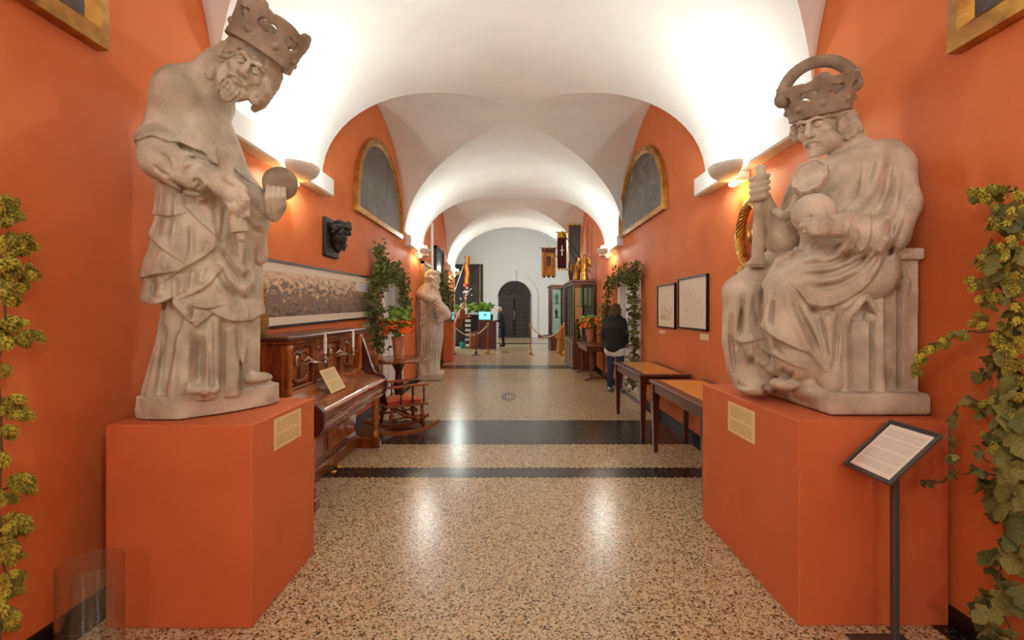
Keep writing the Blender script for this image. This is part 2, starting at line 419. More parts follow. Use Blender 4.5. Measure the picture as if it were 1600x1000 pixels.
for a, b in STRIPS:
    for sg in (-1, 1):
        n += 1; q = MB(); X = sg*(XW+.02)
        prof = [(0, 2.74), (.125, 2.74), (.14, 2.755), (.14, 2.925), (.125, 2.94), (.06, 2.945), (.05, 2.99), (0, 3.0)]
        q.prism([(X-sg*p, a-.02, z) for p, z in prof], (0, b-a+.04, 0)); struct(q.build('trim_%d' % n, M_white))
struct(MB().box((-XW-.3, Y0-.2, 0), (XW+.3, Y0, 4.9)).build('wall_back', M_wall))
# --- the taller white room at the far end
EX0, EX1, EY, EZ = -4.5, 3.1, 27.0, 3.9
def endroom():
    c, r = (EX0+EX1)/2, (EX1-EX0)/2; n = 40
    arc = [(c-r*math.cos(math.pi*k/n), EZ+2.05*math.sin(math.pi*k/n)) for k in range(n+1)]
    w = MB(); w.prism([(EX0, EY, 0)]+[(x, EY, z) for x, z in arc]+[(EX1, EY, 0)], (0, .2, 0)); struct(w.build('wall_end', M_cool))
    v = MB(); vs = [(x, y, z) for y in (YE, EY) for x, z in arc]; v.add(vs, [(k, k+1, n+2+k, n+1+k) for k in range(n)])
    struct(v.build('ceiling_end_room', M_cool, smooth=True))
    q = MB(); q.box((EX0-.2, YE, 0), (EX0, 20.2, EZ)).box((EX0-.2, 22.4, 0), (EX0, EY, EZ)).box((EX0-.2, 20.2, 0), (EX0, 22.4, 1.1)).box((EX0-.2, 20.2, 3.4), (EX0, 22.4, EZ)); struct(q.build('wall_end_left', M_cool))
    struct(MB().box((EX1, YE, 0), (EX1+.2, EY, EZ)).build('wall_end_right', M_cool))
    # return wall over and beside the corridor arch
    m = 40; ar2 = [(-XW*math.cos(math.pi*k/m), ZS+RISE*math.sin(math.pi*k/m)) for k in range(m+1)]
    q = MB(); q.box((EX0, YE, 0), (-XW, YE+.12, EZ)).box((XW, YE, 0), (EX1, YE+.12, EZ))
    for k in range(m): q.prism([(ar2[k][0], YE, ar2[k][1]), (ar2[k+1][0], YE, ar2[k+1][1]), (ar2[k+1][0], YE, 6.2), (ar2[k][0], YE, 6.2)], (0, .12, 0))
    q.box((EX0, YE, EZ), (-XW, YE+.12, 6.2)).box((XW, YE, EZ), (EX1, YE+.12, 6.2)); struct(q.build('wall_end_return', M_cool))
    # window in the left side, daylight behind it
    t = thing('window_1', 'x', 'x', (EX0, 21.3, 1.1)); del t['label']; del t['category']; struct(t)
    f = MB()
    for y in (20.2, 20.9, 21.6, 22.3): f.box((EX0-.15, y, 1.1), (EX0-.07, y+.1, 3.4))
    for z in (1.1, 1.85, 2.6, 3.3): f.box((EX0-.15, 20.2, z), (EX0-.07, 22.4, z+.1))
    f.build('window_frame', M_white, t)
    MB().box((EX0-.12, 20.2, 1.1), (EX0-.11, 22.4, 3.4)).build('pane', M_glass, t)
    l = bpy.data.lights.new('daylight', 'AREA'); l.shape = 'RECTANGLE'; l.size = 2.2; l.size_y = 2.3; l.energy = 330; l.color = (1, .99, .97)
    o = bpy.data.objects.new('daylight', l); COL.objects.link(o); o.location = (EX0-.35, 21.3, 2.25); o.rotation_euler = (0, -math.pi/2, 0)
endroom()
struct(MB().box((EX0, EY-.02, 0), (-.95, EY, .14)).box((1.0, EY-.02, 0), (EX1, EY, .14)).build('baseboard_end', M_mahog2))
def end_door():
    c = .03; R = .87; zs = 2.22; y = EY
    t = thing('door_1', 'x', 'x', (c, y, 0)); del t['label']; del t['category']; struct(t)
    MB().box((c-R, y-.06, 0), (c+R, y-.03, zs)).build('door_back', M_doorhole, t)
    for sg in (-1, 1):
        b = MB(); x0, x1 = sorted((c+sg*.01, c+sg*(R-.12))); nx, nz = 4, 9; w = (x1-x0)/nx; h = (zs-.12)/nz
        for i in range(nx+1): b.box((x0+i*w-.035, y-.12, .05), (x0+i*w+.035, y-.06, zs-.04))
        for j in range(nz+1): b.box((x0, y-.11, .04+j*h), (x1, y-.06, .04+j*h+.07))
        b.build('door_leaf', M_door, t)
    MB().box((c-R-.02, y-.14, 0), (c-R+.14, y-.02, zs)).box((c+R-.14, y-.14, 0), (c+R+.02, y-.02, zs)).box((c-R-.02, y-.15, zs-.05), (c+R+.02, y-.02, zs+.08)).build('door_frame', M_door, t)
    fan = [(c+R*math.cos(math.pi*k/24), y-.04, zs+R*math.sin(math.pi*k/24)) for k in range(25)]
    fo = MB().prism(fan, (0, -.03, 0)).build('fanlight', M_door, t)
    for k in range(13):
        a = math.pi*k/12
        MB().tube([(c+.2*math.cos(a), y-.08, zs+.06+.2*math.sin(a)), (c+(R-.05)*math.cos(a), y-.08, zs+.06+(R-.08)*math.sin(a))], [.02, .04], 6).build('fan_rib', M_door, fo)
    MB().tube([(c+R*math.cos(math.pi*k/24), y-.07, zs+R*math.sin(math.pi*k/24)) for k in range(25)], .05, 6).build('arch_moulding', M_door, t)
    MB().tube([(c-.02, y-.15, 1.0), (c-.02, y-.15, 1.5)], .02, 6).build('handle', M_silver, t)
    s = MB(); Ro = 1.3
    ring = [(c+R*1.02*math.cos(math.pi*k/24), y-.005, zs+R*1.02*math.sin(math.pi*k/24)) for k in range(25)]
    for k in range(24):
        a, b2 = math.pi*k/24, math.pi*(k+1)/24
        P = lambda r, t_: (c+r*math.cos(t_), y, zs+r*math.sin(t_))
        s.prism([P(R, a), P(Ro, a), P(Ro, b2), P(R, b2)], (0, -.05, 0))
    for sg in (-1, 1):
        x0, x1 = sorted((c+sg*R, c+sg*Ro)); s.box((x0, y-.05, 0), (x1, y, zs)); s.box((x0-.06, y-.09, zs-.08), (x1+.06, y, zs))
    s.prism([(c-.06, y-.06, zs+R), (c+.06, y-.06, zs+R), (c+.1, y-.06, zs+Ro+.15), (c-.1, y-.06, zs+Ro+.15)], (0, -.05, 0))
    struct(s.build('trim_door', M_cool))
end_door()
# --- wall lamps: white bowl shades under the cornice, warm glass beneath
def sconce(sg, y, label):
    X = sg*1.95; t = thing('wall_lamp', label, 'lamp', (X, y, 2.62), 'bowl wall lamps under the cornice')
    b = MB(); vs = []; fs = []; n, k2 = 20, 8; c = Vector((sg*1.945, y, 2.79))
    for sh in (1., .9):
        for i in range(k2+1):
            ph = math.pi/2*i/k2; r = .18*math.cos(ph)*sh; z = -.13*math.sin(ph)*sh
            for j in range(n+1):
                g = math.pi*j/n
                vs.append(c+Vector((-sg*r*math.sin(g)*1.05, r*math.cos(g)*1.35, z)))
    m = n+1; S1 = (k2+1)*m
    for i in range(k2):
        for j in range(n):
            fs.append((i*m+j, i*m+j+1, (i+1)*m+j+1, (i+1)*m+j)); fs.append((S1+i*m+j, S1+(i+1)*m+j, S1+(i+1)*m+j+1, S1+i*m+j+1))
    for j in range(n): fs.append((j, S1+j, S1+j+1, j+1))
    b.add(vs, fs); b.build('shade', M_shade, t, smooth=True)
    MB().bbox((min(sg*1.955, sg*2.085), y-.06, 2.655), (max(sg*1.955, sg*2.085), y+.06, 2.735)).build('bracket', M_shade, t)
    MB().ball((sg*1.985, y+.04, 2.645), .05, 8, (.8, 1.4, .55)).build('warm_glass', M_lampglow, t, smooth=True)
    MB().ball((sg*1.86, y, 2.83), .028, 8).build('bulb', M_lampglow, t, smooth=True)
    lamp('bulb_light', (sg*1.86, y, 2.87), SCONCE_W*(1.5 if y < 0 else 1), (.89, 1., .97), .05, t)
    lamp('warm_light', (sg*2.02, y+.04, 2.56), WARM_W*.6, (1., .62, .2), .04, t)
for y, w in ((-1.55, 'behind the viewer'), (4.35, 'nearest'), (10.25, 'second along'), (16.15, 'farthest along')):
    for sg in (-1, 1):
        sconce(sg, y, '%s white bowl wall lamp under the %s cornice' % (w, 'left' if sg < 0 else 'right'))

def fill_lamp(x, y, label):  # added fill light, unseen behind the camera, to brighten surfaces that face it
    t = thing('added_fill_globe', label, 'lamp', (x, y, 3.0))
    MB().tube([(x, y, 3.3), (x, y, 4.45)], .012, 6).build('rod', M_brass, t); MB().ball((x, y, 3.15), .16, 14).build('globe', M_lampglow, t, smooth=True)
    lamp('added_fill_light', (x, y, 2.9), 60, (.89, 1., .97), .18, t)
fill_lamp(0, -3.6, 'added white fill globe hanging unseen behind the viewer')
# ================================================================= distance-field sculpting (stone figures, people)
class Field:
    def __init__(s, lo, hi, h):
        s.lo = np.array(lo, np.float32); s.h = h
        s.n = np.ceil((np.array(hi)-np.array(lo))/h).astype(int)+1
        s.ax = [(s.lo[i]+h*np.arange(s.n[i])).astype(np.float32) for i in range(3)]
        s.v = np.full(s.n, 1., np.float32); s.m = np.zeros(s.n, np.uint8)
    def sub(s, lo, hi, pad):
        sl = []
        for i in range(3):
            a = int(max(0, math.floor((lo[i]-pad-s.lo[i])/s.h))); b = int(min(s.n[i], math.ceil((hi[i]+pad-s.lo[i])/s.h)+1))
            if b <= a: return None
            sl.append(slice(a, b))
        return tuple(sl), s.ax[0][sl[0]][:, None, None], s.ax[1][sl[1]][None, :, None], s.ax[2][sl[2]][None, None, :]
    def op(s, fn, lo, hi, k=.01, mt=0, neg=False):
        q = s.sub(lo, hi, k+3*s.h)
        if q is None: return
        sl, x, y, z = q; d = np.broadcast_to(fn(x, y, z), s.v[sl].shape).astype(np.float32); v = s.v[sl]
        if neg:
            d = -d; hh = np.maximum(k-np.abs(v-d), 0)/max(k, 1e-6); s.v[sl] = np.maximum(v, d)+hh*hh*k*.25
        else:
            hh = np.maximum(k-np.abs(v-d), 0)/max(k, 1e-6); s.m[sl] = np.where(d < v, mt, s.m[sl]); s.v[sl] = np.minimum(v, d)-hh*hh*k*.25
    # primitives
    def tube(s, pts, r, k=.01, mt=0, neg=False):
        P = np.array([tuple(p) for p in pts], np.float32); r = [r]*len(P) if np.isscalar(r) else r
        for i in range(len(P)-1):
            a, b, ra, rb = P[i], P[i+1], r[i], r[i+1]; ab = b-a; L2 = float(ab@ab)+1e-9; R = max(ra, rb)
            def fn(x, y, z):
                px, py, pz = x-a[0], y-a[1], z-a[2]
                t = np.clip((px*ab[0]+py*ab[1]+pz*ab[2])/L2, 0, 1)
                return np.sqrt((px-t*ab[0])**2+(py-t*ab[1])**2+(pz-t*ab[2])**2)-(ra+(rb-ra)*t)
            s.op(fn, np.minimum(a, b)-R, np.maximum(a, b)+R, k, mt, neg)
    def ell(s, c, r, k=.01, mt=0, neg=False, M=None):
        c = np.array(tuple(c), np.float32); r = np.array(r, np.float32); M = np.eye(3) if M is None else np.array(M)   # rows of M = local axes
        ext = np.sqrt(((M.T*r)**2).sum(1))
        def fn(x, y, z):
            px, py, pz = x-c[0], y-c[1], z-c[2]
            q = [px*M[i][0]+py*M[i][1]+pz*M[i][2] for i in range(3)]
            k0 = np.sqrt(sum((q[i]/r[i])**2 for i in range(3))); k1 = np.sqrt(sum((q[i]/r[i]**2)**2 for i in range(3)))+1e-6
            return k0*(k0-1)/k1
        s.op(fn, c-ext, c+ext, k, mt, neg)
    def box(s, lo, hi, rnd=.01, k=.005, mt=0, neg=False):
        c = (np.array(lo)+np.array(hi))/2; hf = (np.array(hi)-np.array(lo))/2-rnd
        def fn(x, y, z):
            qx, qy, qz = np.abs(x-c[0])-hf[0], np.abs(y-c[1])-hf[1], np.abs(z-c[2])-hf[2]
            return np.sqrt(np.maximum(qx, 0)**2+np.maximum(qy, 0)**2+np.maximum(qz, 0)**2)+np.minimum(np.maximum(np.maximum(qx, qy), qz), 0)-rnd
        s.op(fn, lo, hi, k, mt, neg)
    def loft(s, sec, ang=0., ratio=1.3, k=.02, mt=0, hem=None, pleat=None, top=None):
        """sec: rows (py, px_left, px_right, depth[, ratio]); hem: [(px, py)...] lower edge of the cloth; pleat(theta, z) adds radius"""
        sec = sorted(sec, key=lambda q: -q[0]); rows = []
        for q in sec:
            a, b = at(q[1], q[0], q[3]), at(q[2], q[0], q[3]); hw = (b.x-a.x)/2; rt = q[4] if len(q) > 4 else ratio
            ca, sa = math.cos(ang), math.sin(ang); bb = hw/math.sqrt((rt*ca)**2+sa**2)
            cx0 = (a.x+b.x)/2
            for _ in range(6):      # fit the section so that its outline, not its middle, meets the two traced edges
                g = np.linspace(0, 2*math.pi, 72); ex, ey = bb*rt*np.cos(g), bb*np.sin(g); wx, wy = cx0+ex*ca-ey*sa, q[3]+ex*sa+ey*ca
                px = CX+F*wx/wy; l_, r_ = px.min(), px.max(); bb *= (q[2]-q[1])/(r_-l_); cx0 += ((q[1]+q[2])-(l_+r_))/2*q[3]/F
            rows.append((a.z, cx0, q[3], bb*rt, bb))
        R = np.array(rows, np.float32); Z = R[:, 0]; ca, sa = math.cos(ang), math.sin(ang)
        mxr = max(R[:, 3].max(), R[:, 4].max())+.05
        lo = (R[:, 1].min()-mxr, R[:, 2].min()-mxr, Z[0]); hi = (R[:, 1].max()+mxr, R[:, 2].max()+mxr, Z[-1])
        def fn(x, y, z):
            I = [np.interp(z.ravel(), Z, R[:, j]).reshape(z.shape).astype(np.float32) for j in range(1, 5)]
            px, py = x-I[0], y-I[1]; u = px*ca+py*sa; w = -px*sa+py*ca
            d = (np.sqrt((u/I[2])**2+(w/I[3])**2)-1)*np.minimum(I[2], I[3])
            if pleat is not None: d = d-pleat(np.arctan2(w/I[3], u/I[2]), z)
            d = np.maximum(np.maximum(d, z-Z[-1]), Z[0]-z)
            if hem is not None:
                hx = np.array([p[0] for p in hem]); hy = np.array([p[1] for p in hem])
                qx = CX+F*x/y; qy = CY-F*(z-H)/y
                d = np.maximum(d, (qy-np.interp(qx.ravel(), hx, hy).reshape(qx.shape))*y/F)
            return d
        s.op(fn, lo, hi, k, mt)
    # projection onto what has been sculpted so far
    def val(s, P):
        i = np.rint((P-s.lo)/s.h).astype(int); ok = ((i >= 0) & (i < s.n)).all(1); i = np.clip(i, 0, s.n-1)
        return np.where(ok, s.v[i[:, 0], i[:, 1], i[:, 2]], 1.)
    def proj(s, x, y):
        d = np.arange(s.ax[1][0], s.ax[1][-1], s.h*.5); P = np.stack([(x-CX)*d/F, d, H+(CY-y)*d/F], 1)
        j = np.nonzero(s.val(P) < 0)[0]
        return P[j[0]] if len(j) else None
    def relief(s, pts, amp, wa, wb, reach=.07, end=.0):
        """raise (amp>0) or cut (amp<0) along a line traced in the picture; wa / wb = fall-off in px on the left / right of travel"""
        if len(pts) > 2:      # round the traced line
            q = [pts[0]]+list(pts)+[pts[-1]]; out = []
            for i in range(1, len(q)-2):
                p0, p1, p2, p3 = q[i-1:i+3]
                for u in (0, .25, .5, .75):
                    out.append(tuple(.5*(2*p1[c]+(p2[c]-p0[c])*u+(2*p0[c]-5*p1[c]+4*p2[c]-p3[c])*u*u+(3*p1[c]-p0[c]-3*p2[c]+p3[c])*u**3) for c in (0, 1)))
            pts = out+[pts[-1]]
        dense = []
        for (a, b) in zip(pts, pts[1:]):
            m = max(2, int(math.hypot(b[0]-a[0], b[1]-a[1])/8)); dense += [(a[0]+(b[0]-a[0])*i/m, a[1]+(b[1]-a[1])*i/m) for i in range(m)]
        dense.append(pts[-1]); hit = [p for p in (s.proj(*q) for q in dense) if p is not None]
        if not hit: return
        hit = np.array(hit); W = max(wa, wb)*2.2*hit[:, 1].mean()/F
        q = s.sub(hit.min(0)-W, hit.max(0)+W, .02)
        if q is None: return
        sl, x, y, z = q; qx = CX+F*x/y; qy = CY-F*(z-H)/y; shp = s.v[sl].shape
        best = np.full(shp, 1e9, np.float32); sg = np.zeros(shp, np.float32); tt = np.zeros(shp, np.float32)
        seg = [math.hypot(b[0]-a[0], b[1]-a[1]) for a, b in zip(pts, pts[1:])]; tot = sum(seg); acc = 0
        for (a, b), L in zip(zip(pts, pts[1:]), seg):
            dx, dy = (b[0]-a[0])/L, (b[1]-a[1])/L; u = (qx-a[0])*dx+(qy-a[1])*dy; t = np.clip(u, 0, L)
            d2 = (qx-a[0]-t*dx)**2+(qy-a[1]-t*dy)**2; cr = dx*(qy-a[1])-dy*(qx-a[0])
            m = d2 < best; best = np.where(m, d2, best); sg = np.where(m, cr, sg); tt = np.where(m, (acc+t)/tot, tt); acc += L
        d = np.sqrt(best); w = np.where(sg < 0, wa, wb)
        fade = np.minimum(1, np.minimum(tt, 1-tt)*(1-end)*5+end)
        g = amp*np.exp(-(d/w)**2)*fade; v = s.v[sl]
        s.v[sl] = np.where(np.abs(v) < reach, v-g, v)
    def mesh(s, name, mats, parent, smooth=True):
        v, h = s.v, s.h; neg = v < 0
        c = sum(neg[i:v.shape[0]-1+i, j:v.shape[1]-1+j, k:v.shape[2]-1+k].astype(np.uint8) for i in (0, 1) for j in (0, 1) for k in (0, 1))
        act = np.argwhere((c > 0) & (c < 8)); N = len(act)
        cor = {(i, j, k): v[act[:, 0]+i, act[:, 1]+j, act[:, 2]+k] for i in (0, 1) for j in (0, 1) for k in (0, 1)}
        pos = np.zeros((N, 3)); cnt = np.zeros(N)
        for ax in range(3):
            o1, o2 = (ax+1) % 3, (ax+2) % 3
            for p in (0, 1):
                for r in (0, 1):
                    k0 = [0]*3; k0[o1] = p; k0[o2] = r; k1 = list(k0); k1[ax] = 1
                    a, b = cor[tuple(k0)], cor[tuple(k1)]; m = (a < 0) != (b < 0); t = np.where(m, a/np.where(m, a-b, 1), 0)
                    e = np.zeros((N, 3)); e[:, ax] = t; e[:, o1] = p; e[:, o2] = r; pos += e*m[:, None]; cnt += m
        P = (act+pos/cnt[:, None])*h+s.lo
        idm = np.full(c.shape, -1, np.int32); idm[act[:, 0], act[:, 1], act[:, 2]] = np.arange(N)
        Q = []; MI = []
        for ax in range(3):
            o1, o2 = (ax+1) % 3, (ax+2) % 3
            a = [slice(None)]*3; b = [slice(None)]*3; a[ax] = slice(0, -1); b[ax] = slice(1, None)
            e = np.argwhere(neg[tuple(a)] != neg[tuple(b)]); ok = (e[:, o1] > 0) & (e[:, o2] > 0) & (e[:, o1] < c.shape[o1]) & (e[:, o2] < c.shape[o2]) ; e = e[ok]
            def I(d1, d2):
                f = e.copy(); f[:, o1] += d1; f[:, o2] += d2; return idm[f[:, 0], f[:, 1], f[:, 2]]
            q = np.stack([I(-1, -1), I(0, -1), I(0, 0), I(-1, 0)], 1); ins = neg[e[:, 0], e[:, 1], e[:, 2]]
            q = np.where(ins[:, None], q, q[:, ::-1]); Q.append(q)
            e2 = e.copy(); e2[:, ax] += (~ins).astype(int); MI.append(s.m[e2[:, 0], e2[:, 1], e2[:, 2]])
        Q = np.concatenate(Q); MI = np.concatenate(MI); good = (Q >= 0).all(1); Q = Q[good]; MI = MI[good]
        off = np.array(base_of(parent)) if parent is not None else np.zeros(3)
        me = bpy.data.meshes.new(name); me.vertices.add(N); me.vertices.foreach_set('co', (P-off).astype(np.float32).ravel())
        me.loops.add(len(Q)*4); me.loops.foreach_set('vertex_index', Q.ravel().astype(np.int32))
        me.polygons.add(len(Q)); me.polygons.foreach_set('loop_start', np.arange(0, len(Q)*4, 4, dtype=np.int32))
        try: me.polygons.foreach_set('loop_total', np.full(len(Q), 4, np.int32))
        except Exception: pass
        for m in mats: me.materials.append(m)
        me.polygons.foreach_set('material_index', np.minimum(MI, len(mats)-1).astype(np.int32))
        me.update(calc_edges=True); me.validate(); me.shade_smooth()
        ob = bpy.data.objects.new(name, me); COL.objects.link(ob); ob.parent = parent
        return ob
def frame3(fwd, up):
    f = Vector(fwd).normalized(); u = Vector(up); u = (u-f*u.dot(f)).normalized(); r = f.cross(u)
    return r, f, u
def head(fd, c, fwd, up, s, beard=1., mt=0, hair=None, ears=True, k=.006, mhair=None):
    """face and skull; local x = right of the face's own right hand, y forward, z up; s = scale of a 0.23 m head"""
    r, f, u = frame3(fwd, up); c = Vector(c); M = [tuple(r), tuple(f), tuple(u)]
    L = lambda x, y, z: c+(r*x+f*y+u*z)*s
    E = lambda p, rad, **q: fd.ell(L(*p), [a*s for a in rad], M=M, mt=q.pop('mt', mt), **q)
    T = lambda ps, rr, **q: fd.tube([L(*p) for p in ps], [a*s for a in rr], mt=q.pop('mt', mt), **q)
    E((0, -.02, .035), (.076, .096, .085), k=.02); E((0, .022, -.035), (.06, .068, .085), k=.02)
    E((0, .06, -.098), (.028, .026, .024), k=.02*s)
    for g in (-1, 1):
        E((g*.042, .058, -.018), (.026, .026, .024), k=.015*s)
        E((g*.032, .104, .014), (.021, .02, .015), k=.008*s, neg=True)
        T([(g*.012, .094, .037), (g*.03, .093, .042), (g*.052, .072, .032)], [.0085, .0095, .007], k=.01*s)
        E((g*.032, .0755, .013), (.0165, .015, .0125), k=.002)
        T([(g*.016, .089, .016), (g*.031, .094, .0225), (g*.048, .082, .016)], [.0035, .0042, .0035], k=.003)
        T([(g*.018, .088, .009), (g*.031, .092, .003), (g*.047, .081, .009)], [.003, .0034, .003], k=.003)
    T([(0, .09, .034), (0, .105, .008), (0, .12, -.02)], [.009, .0105, .015], k=.008*s)
    for g in (-1, 1): E((g*.014, .104, -.026), (.0095, .012, .008), k=.005*s)
    T([(-.024, .085, -.056), (0, .099, -.0535), (.024, .085, -.056)], [.005, .0075, .005], k=.004)
    T([(-.02, .084, -.067), (0, .096, -.0695), (.02, .084, -.067)], [.005, .0085, .005], k=.004)
    T([(-.026, .094, -.0615), (0, .106, -.061), (.026, .094, -.0615)], [.003, .004, .003], k=.004, neg=True)
    if ears:
        for g in (-1, 1): E((g*.077, -.008, .0), (.013, .02, .031), k=.006)
    if beard > 0:
        mh = mt if mhair is None else mhair
        for g in (-1, 1):
            T([(g*.006, .103, -.046), (g*.028, .092, -.056), (g*.046, .066, -.082)], [.007, .0095, .006], k=.006, mt=mh)
            T([(g*.066, .02, -.02), (g*.06, .045, -.075), (g*.03, .072, -.115)], [.012, .02, .024], k=.012, mt=mh)
        E((0, .068, -.104-.014*beard), (.034, .032, .036*beard), k=.015, mt=mh)
        for i in range(6):
            x = (i-2.5)*.016; T([(x, .092, -.088), (x*1.1, .1, -.11), (x*.8, .088, -.128-.018*beard)], [.004, .007, .004], k=.004, mt=mh)
    return L, M
def crown(name, parent, c, axis, front, r0, r1, hgt, h=.0042, hoop=None, mats=None, lobes=8):
    a, f, _ = Vector(axis).normalized(), Vector(front), 0
    f = (f-a*f.dot(a)).normalized(); r = f.cross(a); c = np.array(tuple(c)); A, Fv, R = (np.array(tuple(q)) for q in (a, f, r))
    ext = r1+hgt*.9; fd = Field(c-ext, c+ext+A*(.1 if hoop else .02), h)
    def loc(x, y, z):
        px, py, pz = x-c[0], y-c[1], z-c[2]
        return px*R[0]+py*R[1]+pz*R[2], px*Fv[0]+py*Fv[1]+pz*Fv[2], px*A[0]+py*A[1]+pz*A[2]
    def fn(x, y, z):
        u, v, w = loc(x, y, z); t = np.arctan2(u, v); rr = np.sqrt(u*u+v*v); R_ = r0+(r1-r0)*np.clip(w/hgt, -.2, 1.4)
        ph = t*lobes/(2*math.pi); big = np.maximum(0, np.cos(2*math.pi*ph/2*1.0))
        e_ = np.abs(ph-np.rint(ph)); e2 = np.abs(ph-2*np.rint(ph/2))
        top = hgt*(.84+.06*np.sqrt(np.maximum(0, 1-(e_/.5)**2))+.11*np.sqrt(np.maximum(0, 1-(e2/.27)**2)))
        d = np.abs(rr-R_)-.013
        d = np.maximum(d, np.maximum(w-top, -w))
        # rim band
        rim = np.maximum(np.abs(rr-r0-.002)-.017, np.abs(w-.014)-.014)
        d = np.minimum(d, rim)
        # heart-shaped piercings under the lobes' valleys
        pf = (ph-np.floor(ph)-.5)*(2*math.pi/lobes)*R_; q = w-hgt*.53
        s_ = hgt*.105
        hole = np.minimum(np.sqrt((np.abs(pf)-s_*.95)**2+(q-s_*.25)**2)-s_, np.abs(pf)*.75+np.abs(q+s_*.1)-s_*1.25)
        d = np.maximum(d, -hole)
        # bosses on the band
        pb = (ph-np.rint(ph))*(2*math.pi/lobes)*R_; bs = np.sqrt(pb**2+(w-hgt*.27)**2+(rr-R_-.01)**2)-hgt*.085
        return np.minimum(d, bs)
    fd.op(fn, c-ext, c+ext, 0)
    if hoop:
        zc, rh = hoop
        dirv = R*math.cos(.25)+Fv*math.sin(.25)
        P = [c+A*(zc+rh*.98*math.sin(g))+dirv*(r1*.97*math.cos(g)) for g in np.linspace(0, math.pi, 24)]
        fd.tube(P, [.034-.003*math.sin(g) for g in np.linspace(0, math.pi, 24)], k=.004)
        P2 = [c+A*(zc+(rh*.98+.022)*math.sin(g))+dirv*((r1*.97+.022)*math.cos(g)) for g in np.linspace(0, math.pi, 24)]
        fd.tube(P2, .006, k=.006, neg=True)
        for g in (.06, math.pi-.06): fd.ell(c+A*(zc+rh*math.sin(g))+dirv*(r1*math.cos(g)), (.036, .036, .036), k=.008)
    return fd.mesh(name, mats or [M_stoneD], parent)

# ---------------------------------------------------------------- pedestals
PZ = .96
def pedestal(label, x0, x1, y0, y1, z, m=M_ped):
    return tag(MB().bbox((x0, y0, 0), (x1, y1, z), .006).build('pedestal', m), label, 'pedestal')
pedestal('tall orange painted pedestal under the standing stone king', -1.925, -1.235, 2.29, 3.01, PZ)
PZR = .975
pedestal('long orange painted pedestal under the seated stone king', 1.353, 2.068, 2.31, 3.49, PZR)

